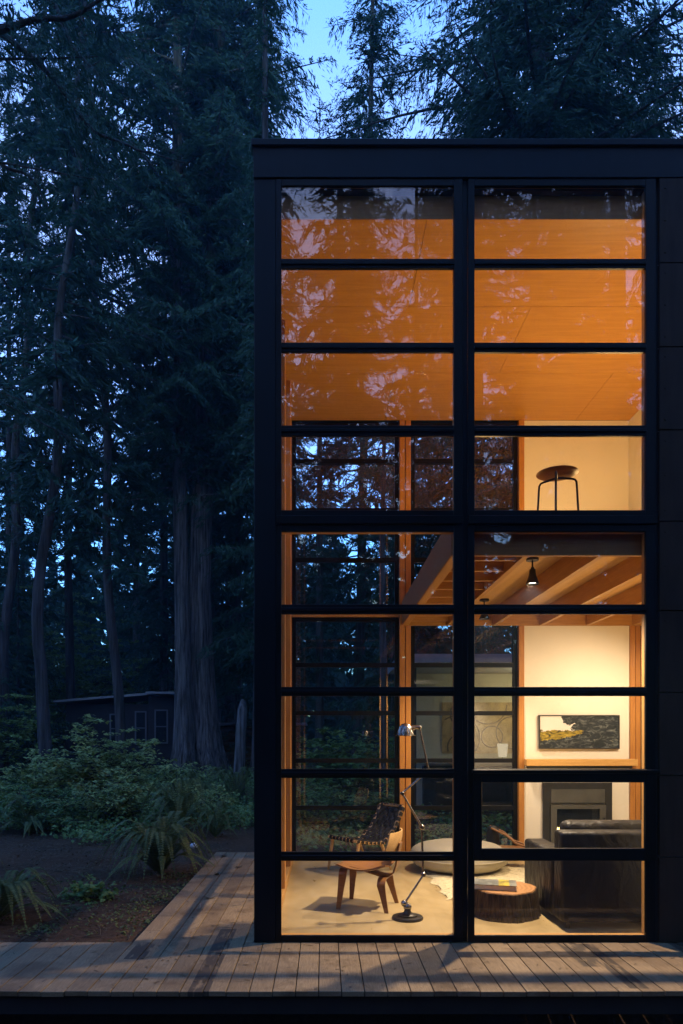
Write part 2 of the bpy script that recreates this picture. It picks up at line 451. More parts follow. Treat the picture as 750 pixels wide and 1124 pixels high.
# ------------------------------------------------------------------ the house
H = thing('house', 'tall black steel clad house with a two storey glazed front lit from inside', 'house', (0,0,0))
XR = 6.5; XL = xc(279)
ZF = zc(196); ZT = zc(155)
def hb(name, mat, x0,x1,y0,y1,z0,z1, bev=0): return MB().box(x0,x1,y0,y1,z0,z1).build(name, M[mat], H, bevel=bev, seg=1)
hb('roof_cap', 'black_steel', XL-.02, XR+.02, D-.03, BY+.2, zc(163), ZT, .006)
hb('roof_slab', 'shadow_wood', XL+.01, XR, D+.03, BY+.15, 5.72, zc(163)-.003)
hb('fascia', 'black_steel', XL-.004, XR, D-.012, D+.022, ZF, zc(163)-.004, .003)
hb('fascia', 'black_steel', XL-.006, XL+.018, D+.024, BY+.15, ZF-.02, zc(163)-.004, .003)
hb('corner_post', 'black_steel', XL, xc(303), D, D+.145, 0, ZF-.003, .004)
hb('roof_beam', 'black_steel', xc(262), XL+.05, 6.6, 6.72, zc(457)*1.0+.42, zc(447)+.48)

# glazed front: two bays, two storeys
rows_u = [(204,284),(294.5,376),(386.5,467),(478.5,560)]
rows_l = [(583.5,663.5),(674,754),(764,844),(854,935),(945,1027)]
bays = [((303,308),(309,498.5)), ((514,720),(521,709))]
def front_window(o0, o1, g0, g1, top, bot, rows, special=None):
    m = MB(); yf, yb = D-.004, D+.026
    m.box(xc(o0), xc(g0), yf, yb, zc(bot), zc(top)); m.box(xc(g1), xc(o1), yf, yb, zc(bot), zc(top))
    edges = [top] + [q for r_ in rows for q in r_] + [bot]
    for i in range(0, len(edges), 2):
        # head, muntins and sill run between the stiles
        m.box(xc(g0)+.0005, xc(g1)-.0005, yf+.002, yb-.002, zc(edges[i+1]), zc(edges[i]))
        if 0 < i < len(edges)-2:
            m.box(xc(g0)+.0005, xc(g1)-.0005, yf-.010, yf+.001, (zc(edges[i+1])+zc(edges[i]))/2-.012, (zc(edges[i+1])+zc(edges[i]))/2+.012)
    f = m.build('window', M['black_frame'], H, bevel=.0025, seg=1)
    for i, (t_, b_) in enumerate(rows):
        x0_, x1_ = xc(g0), xc(g1)
        if special == i: continue
        MB().box(x0_-.004, x1_+.004, D+.008, D+.014, zc(b_)-.004, zc(t_)+.004).build('pane', M['glazing'], f)
    return f
wl_u = front_window(303, 508, 309, 498.5, 196.5, 566, rows_u)
wl_l = front_window(303, 508, 309, 498.5, 576, 1034, rows_l)
wr_u = front_window(514, 720, 521, 709, 196.5, 566, rows_u)
wr_l = front_window(514, 720, 521, 709, 576, 1034, rows_l, 3)
hb('floor_band', 'black_frame', xc(303)+.001, xc(508), D-.022, D+.03, zc(575.5), zc(566.5), .003)
hb('floor_band', 'black_frame', xc(514)+.001, xc(720), D-.022, D+.03, zc(575.5), zc(566.5), .003)
hb('mullion_post', 'black_steel', xc(508.2), xc(513.8), D+.018, D+.06, 0, ZF-.004)
# opening sash, proud of the frame, with a thick frame and a drip ledge
m = MB(); ya, yb_ = D-.038, D-.006
sx0, sx1, gx0, gx1 = xc(519), xc(718), xc(528), xc(706)
zt, zbm, gt, gb = zc(849), zc(944), zc(858.5), zc(930.5)
m.box(sx0, gx0, ya, yb_, zbm, zt); m.box(gx1, sx1, ya, yb_, zbm, zt); m.box(gx0, gx1, ya+.001, yb_, gt, zt); m.box(gx0, gx1, ya+.001, yb_, zbm, gb)
m.box(sx0-.01, sx1+.02, ya-.02, yb_, zt+.002, zt+.03)
sash = m.build('awning_sash', M['black_frame'], H, bevel=.003, seg=1)
MB().box(gx0-.004, gx1+.004, D-.024, D-.018, gb-.004, gt+.004).build('pane', M['glazing'], sash)
# fir liners inside each bay
for g0, g1 in ((309,498.5),(521,709)):
    for top, bot in ((204,560),(583.5,1027)):
        m = MB(); y0_, y1_ = D+.0275, D+.075; th = .03
        m.box(xc(g0)-th, xc(g0)-.003, y0_, y1_, zc(bot), zc(top)); m.box(xc(g1)+.003, xc(g1)+th, y0_, y1_, zc(bot), zc(top))
        m.box(xc(g0)-th, xc(g1)+th, y0_, y1_, zc(top)+.002, zc(top)+.03); m.box(xc(g0)-th, xc(g1)+th, y0_, y1_, zc(bot)-.03, zc(bot)-.002)
        m.build('window_liner', M['fir_cross'], H)
# cladding panels on the right
seams = [196.5, 289.5, 381.5, 472.5, 572.5, 670.5, 760, 851, 940.5, 1034]
for c0, c1 in ((723.5, 938), (941, 1160)):
    for a, c in zip(seams[:-1], seams[1:]):
        m = MB().box(xc(c0), xc(c1), D-.012, D+.018, zc(c)+.004, zc(a)-.005)
        for px in (c0+6, c1-6):
            for q in (.12, .5, .88):
                z = zc(c)*(1-q)+zc(a)*q
                m.lathe([(.007,0),(.006,.004),(.0001,.005)], 8, (0,0,0)); n = 24
                m.v[-n:] = [(xc(px)+p[0], D-.012-p[2], z+p[1]) for p in m.v[-n:]]
        m.build('cladding_panel', M['cladding'], H, bevel=0)
hb('front_wall', 'drywall', xc(723), XR-.08, D+.03, D+.075, 0, 5.7)
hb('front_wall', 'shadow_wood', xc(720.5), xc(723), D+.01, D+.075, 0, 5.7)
hb('front_wall', 'drywall', xc(712), xc(720), D+.028, D+.075, 0, 5.7)
hb('side_wall', 'black_steel', XR-.075, XR, D+.02, BY+.15, 0, 5.715)
# floors and ceilings
hb('ground_floor', 'concrete', XL+.02, XR-.08, D+.03, BY+.14, -.09, 0)
m = MB(); yrows = [D+.085, 6.29, 7.44, BY+.0]
for r_, offs in ((0,.80),(1,1.93),(2,.78)):
    x = offs - 2.4*2
    while x < XR:
        x0_, x1_ = max(x, XL+.03), min(x+2.4-.004, XR-.08)
        if x1_ > x0_: m.box(x0_, x1_, yrows[r_]+.002, yrows[r_+1]-.002, 5.54, 5.56)
        x += 2.4
m.build('ceiling', M['plywood'], H)
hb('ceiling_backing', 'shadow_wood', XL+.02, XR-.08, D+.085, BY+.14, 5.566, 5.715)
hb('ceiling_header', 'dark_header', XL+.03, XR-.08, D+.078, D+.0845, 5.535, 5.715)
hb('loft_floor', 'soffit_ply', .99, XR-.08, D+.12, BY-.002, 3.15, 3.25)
hb('loft_rim', 'shaded_fir', .987, XR-.08, D+.08, D+.118, 2.95, 3.25)
hb('loft_edge_beam', 'shaded_fir', .987, .995, D+.119, BY-.003, 2.953, 3.25)  # thin skin, darkened for the shade on this face
hb('loft_edge_beam', 'fir_joist', .9955, 1.07, D+.119, BY-.003, 2.95, 3.149)
for x in (1.57, 2.15, 2.74, 3.32, 3.9, 4.5, 5.1, 5.7): hb('joist', 'fir_joist', x-.022, x+.022, D+.12, BY-.04, 2.95, 3.149)
for k in range(9):
    y = D+.33+k*.36
    if y < BY-.1: hb('cross_joist', 'fir_cross', 1.072, 1.546, y-.02, y+.02, 2.975, 3.148)
hb('rear_header', 'fir_cross', 1.072, XR-.08, BY-.039, BY-.001, 2.95, 3.149)

# rear wall: posts, two tall window columns with muntins, plaster bay with the fireplace
def rear_window(x0, x1, z0, z1, bars, fr=.05):
    m = MB(); ya, yb2 = BY+.03, BY+.09
    m.box(x0, x0+fr, ya, yb2, z0, z1); m.box(x1-fr, x1, ya, yb2, z0, z1); m.box(x0+fr, x1-fr, ya, yb2, z1-fr, z1); m.box(x0+fr, x1-fr, ya, yb2, z0, z0+fr)
    for z in bars: m.box(x0+fr, x1-fr, ya+.003, yb2-.003, z-.027, z+.027)
    f = m.build('window', M['black_frame'], H)
    zz = [z0+fr] + [q for z in bars for q in (z-.027, z+.027)] + [z1-fr]
    for i in range(0, len(zz), 2):
        MB().box(x0+fr-.005, x1-fr+.005, BY+.055, BY+.061, zz[i]-.005, zz[i+1]+.005).build('pane', M['glazing'], f)
    return f
P1a, P1b, P2a, P2b, P3a, P3b = xb(438.5), xb(451), xb(569), xb(575), xb(691), xb(703)
XI = xb(322)
for x0_, x1_ in ((XI-.02, P1a), (P1b, P2a), (P3b, P3b+1.3)):
    rear_window(x0_+.003, x1_-.003, .03, 3.06, (2.46,1.85,1.25,.65))
    if x0_ < P3a: rear_window(x0_+.003, x1_-.003, 3.17, 5.53, (3.79,4.42,5.04))
    hb('rear_header', 'fir_cross', x0_+.003, x1_-.003, BY+.01, BY+.12, 3.065, 3.165)
    hb('rear_sill', 'fir_cross', x0_+.003, x1_-.003, BY+.01, BY+.12, 0.001, .028)
hb('post', 'fir_post', P1a, (P1a+P1b)/2-.006, BY-.03, BY+.12, 0, 5.538, .004)
hb('post', 'fir_post', (P1a+P1b)/2+.006, P1b, BY-.012, BY+.12, 0, 5.538, .004)
hb('post', 'black_frame', (P1a+P1b)/2-.005, (P1a+P1b)/2+.005, BY+.01, BY+.11, 0, 5.538)  # black strip standing in for the shadow between the two post pieces
hb('post', 'fir_post', P2a, P2b, BY-.03, BY+.12, 0, 2.949, .004); hb('post', 'fir_post', P2a, P2b, BY-.03, BY+.12, 3.251, 5.538, .004)
hb('post', 'fir_post', P3a, (P3a+P3b)/2-.006, BY-.03, BY+.12, 0, 2.949, .004)
hb('post', 'fir_post', (P3a+P3b)/2+.006, P3b, BY-.012, BY+.12, 0, 2.949, .004)
hb('plaster_wall', 'drywall', P2b+.002, P3a-.002, BY, BY+.13, 0, 2.949)
hb('plaster_wall', 'drywall', P2b+.002, 3.85, BY, BY+.13, 3.251, 5.538)
hb('plaster_wall', 'drywall', 3.852, 3.95, D+.12, BY+.13, 3.251, 5.538)
hb('rear_wall', 'drywall', P3b+1.3, XR-.08, BY, BY+.13, 0, 5.538)
hb('rear_wall', 'black_steel', P2b, XR, BY+.135, BY+.16, 3.2, 5.715)
hb('chimney_breast', 'drywall', P2b+.002, P3a-.002, BY+.132, BY+.5, 0, 3.1)
# left wall: fir posts and glass between
m = MB()
for z in (.65,1.25,1.85,2.46,3.12,3.79,4.42,5.04,5.50): m.box(XL+.03, XL+.07, D+.15, BY+.1, z-.027, z+.027)
f = m.build('side_window', M['black_frame'], H)
for a, c in ((D+.15, 6.49), (6.61, 7.59), (7.71, BY)):
    MB().box(XL+.045, XL+.052, a, c, .05, 5.5).build('pane', M['glazing'], f)
for y in (5.32, 6.49, 7.59): hb('side_post', 'fir_post', XL+.02, -.365 if y > 6 else -.40, y, y+.115, .101, 5.538, .004)
hb('side_post', 'fir_post', XL+.02, XI-.02, BY-.02, BY+.12, .101, 5.538, .004)
hb('side_sill', 'fir_joist', XL+.02, -.372, D+.03, BY+.12, 0.001, .10, .003)

# ------------------------------------------------------------------ fireplace and the things on its wall
fp = thing('fireplace', 'dark grey metal fireplace with a small flame set in the white wall', 'fireplace', ((xb(595.5)+xb(671))/2, BY, 0))
def fpart(name, mat, px0, px1, py0, py1, y0_, y1_, par=None, bev=.004):
    x0_, x1_ = xb(px0)-fp.location.x, xb(px1)-fp.location.x
    return MB().box(x0_, x1_, y0_, y1_, max(0, zb(py1)), zb(py0)).build(name, M[mat], par or fp, bevel=bev, seg=1)
m = MB()
for a in ((595.5,603,859,945),(664,671,859,945),(603,664,859,882)):
    m.box(xb(a[0])-fp.location.x, xb(a[1])-fp.location.x, -.03, -.001, max(0, zb(a[3])), zb(a[2]))
m.build('surround', M['charcoal_metal'], fp)
fpart('hood_panel', 'grey_metal', 604, 663, 866, 881, -.036, -.031)
m = MB()
for a in ((603.5,610,883,928),(657,663.5,883,928),(610,657,883,887.5),(610,657,914,928)):
    m.box(xb(a[0])-fp.location.x, xb(a[1])-fp.location.x, -.05, -.002, max(0, zb(a[3])), zb(a[2]))
door = m.build('door', M['grey_metal'], fp)
fpart('glass', 'dim_glass', 609.5, 657.5, 887, 914.5, -.022, -.018, door, 0)
MB().tube([(xb(661)-fp.location.x, -.07, zb(905)), (xb(661)-fp.location.x, -.07, zb(897))], .012, 8).build('handle', M['black_paint'], door)
fpart('firebox', 'firebox', 608, 659, 884, 918, -.004, -.002, None, 0)
lg = MB()
for i, (a, c) in enumerate((((612,911),(640,913)),((622,913),(652,910)))):
    lg.tube([(xb(a[0])-fp.location.x, -.012, zb(a[1])), (xb(c[0])-fp.location.x, -.012, zb(c[1]))], .006, 8)
lg.build('log', M['stump_bark'], fp)
fl = MB()
for i in range(7):
    x = xb(610.5+i*1.5)-fp.location.x; h = random.uniform(.02,.05)
    fl.lathe([(.0001,0),(.008,.008),(.006,h*.5),(.0001,h)], 8, (x, -.012, zb(911)))
fl.build('flame', M['flame'], fp)
ms = MB().box(xb(574.5)-fp.location.x, xb(695)-fp.location.x, -.14, -.032, zb(842)+.02, zb(842)+.105).build('mantel_shelf', M['mantel_wood'], fp, bevel=.004, seg=1)
MB().box(xb(577)-fp.location.x, xb(690)-fp.location.x, -.11, -.033, zb(842)-.012, zb(842)+.019).build('mantel_underside', M['charcoal_metal'], fp)  # dark strip added for the shaded underside of the shelf
# painting
pt = thing('painting', 'wide framed landscape painting, dark with white and yellow, above the mantel', 'painting', ((xb(591)+xb(679))/2, BY-.004, zb(822)))
W_, Hh = xb(679)-xb(591), zb(785)-zb(822)
m = MB(); q = .012
m.box(-W_/2, W_/2, -.035, -.002, 0, q); m.box(-W_/2, W_/2, -.035, -.002, Hh-q, Hh); m.box(-W_/2, -W_/2+q, -.035, -.002, q, Hh-q); m.box(W_/2-q, W_/2, -.035, -.002, q, Hh-q)
m.build('frame', M['black_paint'], pt)
t = NT('canvas_paint'); tc = t.n('ShaderNodeTexCoord'); sp_ = t.n('ShaderNodeSeparateXYZ'); t.l(tc.outputs['Generated'], sp_.inputs[0])
u, v = sp_.outputs[0], sp_.outputs[2]
n1 = t.noise(t.coords((1,1,1)), 9, 5, .65, .6); n2 = t.noise(t.coords((2,1,5)), 5, 5, .7, 1)
nn = t.math('MULTIPLY', t.math('SUBTRACT', n1, .5), .5)
uu = t.math('ADD', u, nn); vv = t.math('ADD', v, t.math('MULTIPLY', nn, .8))
dark = t.ramp(n2, [(.3, (.006,.008,.010)), (.5, (.02,.026,.03)), (.68, (.16,.18,.18))])
rise = t.math('SUBTRACT', 1.0, t.math('MULTIPLY', t.math('SUBTRACT', uu, .27), 2.15))
sky_m = t.math('MULTIPLY', t.math('GREATER_THAN', vv, .45), t.math('LESS_THAN', vv, rise))
c = t.mix(sky_m, dark, lin(.72,.70,.66))
yel = t.math('MULTIPLY', t.math('MULTIPLY', t.math('LESS_THAN', vv, .56), t.math('GREATER_THAN', vv, t.math('ADD', .18, t.math('MULTIPLY', u, .5)))), t.math('LESS_THAN', uu, .54))
c = t.mix(yel, c, t.ramp(n2, [(.38, (.03,.03,.015)), (.5, (.25,.19,.02)), (.66, (.50,.38,.06))]))
sp2 = t.math('MULTIPLY', t.math('GREATER_THAN', n2, .66), t.math('MULTIPLY', t.math('GREATER_THAN', u, .6), t.math('LESS_THAN', t.math('ABSOLUTE', t.math('SUBTRACT', vv, .33)), .14)))
c = t.mix(sp2, c, lin(.45,.36,.12))
M['canvas'] = t.pbr(c, .6, 0, t.bump(n1, .2, .004), .3)
MB().box(-W_/2+q, W_/2-q, -.026, -.003, q, Hh-q).build('canvas', M['canvas'], pt)

# ------------------------------------------------------------------ spot lamps on the ceiling, the room's light and added fill
def spot_fixture(x, y, label):
    t_ = thing('ceiling_spotlight', label, 'spotlight', (x, y, 3.15), 0, 'spotlights under the joists')
    MB().lathe([(.0001,0),(.055,0),(.055,-.022),(.0001,-.022)], 20).build('canopy', M['black_paint'], t_, True)
    MB().tube([(0,0,-.02),(0,0,-.085)], .008, 8).ball((0,0,-.09), .016).build('stem', M['black_paint'], t_, True)
    MB().lathe([(.0001,-.1),(.026,-.1),(.03,-.14),(.036,-.165),(.058,-.225),(.060,-.232),(.054,-.228),(.034,-.185),(.0001,-.18)], 24).build('lamp_head', M['black_paint'], t_, True)
    MB().lathe([(.0001,-.218),(.046,-.214),(.0001,-.195)], 20).build('bulb', M['bulb'], t_, True)
    return t_
spot_fixture(1.87, D*1.18, 'black ceiling spotlight between joists, the larger nearer one by the glass')
spot_fixture(1.87, D*1.533, 'black ceiling spotlight farther back, near the rear window')
def lamp(kind, loc, power, colr, size=.05, target=None, ang=120, blend=.6):
    l = bpy.data.lights.new('lamp_or_fill', kind); l.energy = power; l.color = colr; l.shadow_soft_size = size
    if kind == 'SPOT': l.spot_size = math.radians(ang); l.spot_blend = blend
    o = bpy.data.objects.new('lamp_or_fill', l); col.objects.link(o); o.location = loc
    if target is not None: o.rotation_euler = (Vector(target)-Vector(loc)).to_track_quat('-Z', 'Y').to_euler()
    return o
WARM = (1, .78, .52); WARM2 = (1, .60, .22)
K = 1/8
lamp('SPOT', (1.87, D*1.18, 2.905), 700*K, WARM, .05, (1.45, D*.95, 0), 112, .5)
lamp('SPOT', (1.87, D*1.533, 2.905), 240*K, WARM, .05, (1.6, D*1.4, 0), 125, .6)
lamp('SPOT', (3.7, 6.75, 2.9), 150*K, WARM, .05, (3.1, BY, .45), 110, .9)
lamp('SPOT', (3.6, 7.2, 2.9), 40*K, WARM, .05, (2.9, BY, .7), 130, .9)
lamp('SPOT', (4.6, 6.8, 2.9), 130*K, WARM, .05, (2.0, 6.8, 0), 150, .8)  # added wide fill from the right, out of view, no fixture
lamp('SPOT', (3.7, 6.5, 1.0), 120*K, WARM2, .1, (2.9, 6.5, 3), 165, .5)  # added upward fill to brighten the joists, hidden low, no fixture
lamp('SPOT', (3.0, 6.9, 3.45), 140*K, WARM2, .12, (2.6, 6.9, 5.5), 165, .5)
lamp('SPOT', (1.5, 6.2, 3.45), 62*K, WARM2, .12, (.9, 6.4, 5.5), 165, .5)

# ------------------------------------------------------------------ furniture
# three legged stool in the loft
sx, sy, szz = 1.95, 5.66, 3.251
st = thing('loft_stool', 'three legged round stool with dark bent legs on the loft floor', 'stool', (sx, sy, szz))
MB().lathe([(.0001,.482),(.10,.483),(.155,.489),(.168,.497),(.167,.502),(.12,.494),(.0001,.49)], 40).build('seat', M['walnut'], st, True)
for k, a in enumerate((math.radians(8), math.radians(128), math.radians(248))):
    c_, s_ = math.cos(a), math.sin(a)
    pts = [(0,0,.462), (.13*c_,.13*s_,.462), (.158*c_,.158*s_,.458), (.172*c_,.172*s_,.44), (.176*c_,.176*s_,.40), (.20*c_,.20*s_,0)]
    MB().tube(pts, .009, 10).build('leg', M['black_paint'], st, True)

# bent plywood chair
cu = Vector((-.944,.329,0)); ang = math.atan2(cu.y, cu.x)
ch = thing('plywood_chair', 'low bent plywood chair in reddish brown veneer beside the floor lamp', 'chair', (.41, 6.235, 0), ang)
def seatfn(u, v):
    a = .25 - u*.47; b_ = (v-.5)*.50*(1-.10*(2*u-1)**2)
    z = .385 - .045*math.sin(PI*min(1, u*1.05)) + .03*(abs(2*v-1)**2) - (.02*(u < .0) ) + .03*max(0, u-.75)
    return (a, b_, z)
MB().sheet(seatfn, 14, 12, .012).build('seat', M['walnut'], ch, True)
def backfn(u, v):
    b_ = (u-.5)*.50*(1-.22*(2*v-1)**2); z = .46 + v*.245
    a = -.245 - v*.085 + .10*(2*u-1)**2*.55 + .02*(2*v-1)**2
    return (a, b_, z)
MB().sheet(backfn, 16, 8, .011).build('backrest', M['birch'], ch, True)
def arch(a, hw_top, hw_bot, ztop, r, splay):
    pts = []; 
    pts.append((a+splay, -hw_bot, 0)); f_ = .55*ztop/(ztop-r); pts.append((a+splay*(1-f_), -(hw_bot+(hw_top-hw_bot)*f_), ztop*.55))
    for i in range(6):
        q = PI - i/5*PI/2
        pts.append((a, -hw_top+r+r*math.cos(q), ztop-r+r*math.sin(q)))
    for i in range(6):
        q = PI/2 - i/5*PI/2
        pts.append((a, hw_top-r+r*math.cos(q), ztop-r+r*math.sin(q)))
    pts.append((a+splay*(1-f_), hw_bot+(hw_top-hw_bot)*f_, ztop*.55)); pts.append((a+splay, hw_bot, 0))
    return pts
def legs(a, ht, hb_, zt_, splay):
    p = arch(a, ht, hb_, zt_, .06, splay); half = len(p)//2
    for part in (p[:half+1], p[half:]):
        wd = [.034,.046]+[.056]*(len(part)-2) if part is not p[half:] else None
        n_ = len(part); low_first = part[0][2] < part[-1][2]
        wd = [.036, .058] + [.074]*(n_-2)
        if not low_first: wd = wd[::-1]
        MB().ribbon(part, wd, .014, (1,0,0)).build('leg', M['walnut'], ch, True)
legs(.19, .17, .205, .355, .03)
legs(-.165, .16, .20, .285, -.06)
spine = [(.16,0,.362),(.06,0,.345),(-.05,0,.318),(-.14,0,.295),(-.21,0,.30),(-.255,0,.335),(-.275,0,.40),(-.285,0,.50),(-.305,0,.60)]
MB().ribbon(spine, [.14]*6+[.12,.11,.10], .014, (0,1,0)).build('spine', M['walnut'], ch, True)
for b_ in (-.1,.1):
    MB().ball((.19,b_,.35), .014).build('shock_mount', M['black_paint'], ch, True)

# webbed lounge chair
fu = Vector((-.35,-.27,0)).normalized(); ang = math.atan2(fu.y, fu.x)
wc = thing('webbed_lounge_chair', 'low lounge chair with black woven webbing on a pale wood frame', 'chair', (.50, 7.98, 0), ang)
sf, sb = .36, -.10          # seat front / back along the chair
hwf, hwb = .235, .20
zf_, zb_ = .385, .32
topa, topz = -.42, .72
def rail(side): 
    hw = lambda a: (hwb + (hwf-hwb)*((a-sb)/(sf-sb)))*side
    return [(sf, hwf*side, zf_), (.13, (hwb+.02)*side, zf_-.045), (sb, hwb*side, zb_), (-.17, (hwb-.005)*side, zb_+.06), (-.28, (hwb-.005)*side, .47), (topa, (hwb-.01)*side, topz)]
for s_ in (-1,1): MB().ribbon(rail(s_), .035, .028, (0,1,0)).build('side_rail', M['birch'], wc, True)
MB().tube([(sf,-hwf,zf_),(sf,hwf,zf_)], .016, 8).build('cross_rail', M['birch'], wc, True)
MB().tube([(topa,-hwb,topz),(topa,hwb,topz)], .016, 8).build('cross_rail', M['birch'], wc, True)
for s_ in (-1,1):
    MB().tube([(sf-.05, (hwf-.004)*s_, zf_-.012), (sf+.01, (hwf+.01)*s_, 0)], [.022,.014], 8).build('leg', M['birch'], wc, True)
    MB().tube([(-.05, (hwb+.0)*s_, zb_+.02), (-.20, (hwb+.02)*s_, 0)], [.022,.014], 8).build('leg', M['birch'], wc, True)
prof = [Vector((p[0], 0, p[2])) for p in rail(1)]
# parametrize profile
seglen = [0]
for a, c in zip(prof[:-1], prof[1:]): seglen.append(seglen[-1] + (c-a).length)
def prof_at(s_):
    s_ = max(0, min(seglen[-1], s_))
    for i in range(len(prof)-1):
        if s_ <= seglen[i+1]:
            f_ = (s_-seglen[i])/(seglen[i+1]-seglen[i]); return prof[i].lerp(prof[i+1], f_), (prof[i+1]-prof[i]).normalized()
    return prof[-1], (prof[-1]-prof[-2]).normalized()
def hw_at(a): return hwb + (hwf-hwb)*max(0,(a-sb)/(sf-sb))
ns = 15
mseat, mback = MB(), MB()
for i in range(ns):
    s_ = seglen[-1]*(i+.5)/ns; p, tdir = prof_at(s_); hw = hw_at(p.x)+.022
    n_ = Vector((-tdir.z, 0, tdir.x)); n_ = n_ if n_.z > 0 else -n_
    pts = [p - n_*.022 + Vector((0,-hw+.01,0)), p + Vector((0,-hw,0))]
    for j in range(0, 25):
        q = j/24; sag = -.028*math.sin(PI*q); wv = .0045*math.sin(PI*(q*9+.5) + PI*i)
        pts.append(p + n_*(.019+sag+wv) + Vector((0, (-1+2*q)*(hw-.006), 0)))
    pts += [p + Vector((0,hw,0)), p - n_*.022 + Vector((0,hw-.01,0))]
    (mseat if p.x > sb else mback).ribbon(pts, .046, .004, tdir)
for k in range(7):
    q = (k+.5)/7; fr_ = -1+2*q
    for mm, s0, s1 in ((mseat, -.01, seglen[2]), (mback, seglen[2], seglen[-1]+.0)):
        pts = []
        for j in range(0, 31):
            s_ = s0 + (s1-s0)*j/30; p, tdir = prof_at(s_); hw = hw_at(p.x)
            n_ = Vector((-tdir.z, 0, tdir.x)); n_ = n_ if n_.z > 0 else -n_
            sag = -.028*math.sin(PI*q); wv = -.0045*math.cos(PI*(s_/seglen[-1]*ns) + PI*k)
            pts.append(p + n_*(.019+sag+wv) + Vector((0, fr_*hw*.93, 0)))
        yy = fr_*.93
        if mm is mseat: pts = [Vector((sf-.012, yy*hwf, zf_-.021)), Vector((sf+.014, yy*hwf, zf_-.019)), Vector((sf+.022, yy*hwf, zf_)), Vector((sf+.014, yy*hwf, zf_+.019))] + pts[1:]
        else: pts = pts[:-1] + [Vector((topa+.012, yy*hwb, topz+.019)), Vector((topa-.012, yy*hwb, topz+.021)), Vector((topa-.022, yy*hwb, topz)), Vector((topa-.012, yy*hwb, topz-.019))]
        mm.ribbon(pts, .044, .004, (0,1,0))
mseat.build('seat_webbing', M['webbing'], wc); mback.build('back_webbing', M['webbing'], wc)

# jointed floor lamp
LY = 5.80
def lp(px, py): return Vector(((px-447.5)*LY/F, 0, EYE+(FY-py)*LY/F))
flp = thing('floor_lamp', 'jointed steel floor lamp with a domed shade standing by the window', 'lamp', ((447.5-FX)*LY/F, LY, 0))
MB().lathe([(.0001,0),(.132,0),(.134,.012),(.128,.022),(.085,.026),(.083,.036),(.05,.04),(.03,.06),(.026,.085),(.0001,.086)], 40).build('base', M['dark_iron'], flp, True)
J = [Vector((0,0,.10)), lp(444,991.5), lp(464.8,960), lp(463.4,908), lp(441.6,871), lp(470.5,846), lp(460.5,798.5)]
MB().ball(J[0], .036).build('joint', M['gunmetal'], flp, True)
MB().ball(J[1], .030).tube([J[0],J[1]], .018, 10).build('joint', M['gunmetal'], flp, True)
for i in (2,3,4,5): 
    MB().ball(J[i], .024 if i < 4 else .018).tube([J[i]+Vector((0,-.03,0)), J[i]+Vector((0,.03,0))], .014, 10).build('joint', M['gunmetal'], flp, True)
for i in (1,2,3,4,5):
    MB().tube([J[i]+Vector((0,(-1)**i*.012,0)), J[i+1]+Vector((0,(-1)**i*.012,0))], [.010,.0085] if i < 4 else [.0085,.007], 10).build('arm', M['gunmetal'], flp, True)
hd = MB(); c_ = lp(445,801)
hd.lathe([(.094,-.052),(.096,-.047),(.072,-.043),(.068,-.02),(.055,.022),(.03,.048),(.0001,.056)], 36, tuple(c_))
hd.lathe([(.090,-.053),(.066,-.044),(.062,-.02),(.05,.018),(.0001,.046)], 36, tuple(c_))
hs = hd.build('shade', M['gunmetal'], flp, True)
MB().tube([J[6], J[6]+Vector((-.03,0,.004)), c_+Vector((.045,0,.01))], [.020,.017,.026], 12).ball(J[6], .02).build('socket', M['gunmetal'], flp, True)

# floor cushion
pf = thing('floor_cushion', 'large round grey linen floor cushion by the rear window', 'cushion', (1.58, 7.93, 0))
prof_ = []
for i in range(25):
    q = -PI/2 + PI*i/24; cq, sq_ = math.cos(q), math.sin(q)
    prof_.append((max(1e-4, .56*abs(cq)**.62), .165 + .165*math.copysign(abs(sq_)**.8, sq_)))
MB().lathe(prof_, 56, wob=lambda q, z: 1+.012*math.sin(5*q+z*20)+.006*math.sin(13*q)).build('cover', M['linen'], pf, True)
MB().tube([(.565*math.cos(a*PI/24), .565*math.sin(a*PI/24), .165) for a in range(49)], .008, 6, False).build('piping', M['linen'], pf, True)

# rug
xr0, xr1, yr0, yr1 = 1.17, 3.6, 6.46, 8.2
g = MB(); nu, nv = 90, 70
def edge(u, v):
    x = xr0 + (xr1-xr0)*u; y = yr0 + (yr1-yr0)*v
    if u in (0,1): x += .035*math.sin(v*26)+random.uniform(-.015,.015)+.03*math.sin(v*7)
    if v in (0,1): y += .03*math.sin(u*31)+random.uniform(-.015,.015)
    return x, y
for i in range(nu+1):
    for j in range(nv+1):
        u, v = i/nu, j/nv; x, y = edge(u, v); e = min(u, 1-u)*12 if True else 0; e = min(1, min(u,1-u)*30, min(v,1-v)*30)
        g.v.append((x-2.3, y-7.3, .004 + e*(.016+random.uniform(-.005,.006))))
for i in range(nu):
    for j in range(nv): g.f.append((i*(nv+1)+j, (i+1)*(nv+1)+j, (i+1)*(nv+1)+j+1, i*(nv+1)+j+1))
o = g.build('shaggy_rug', M['rug'], smooth=True); o.location = (2.3, 7.3, 0)
tag(o, 'cream shaggy wool rug with thin dark lines on the concrete floor', 'rug')

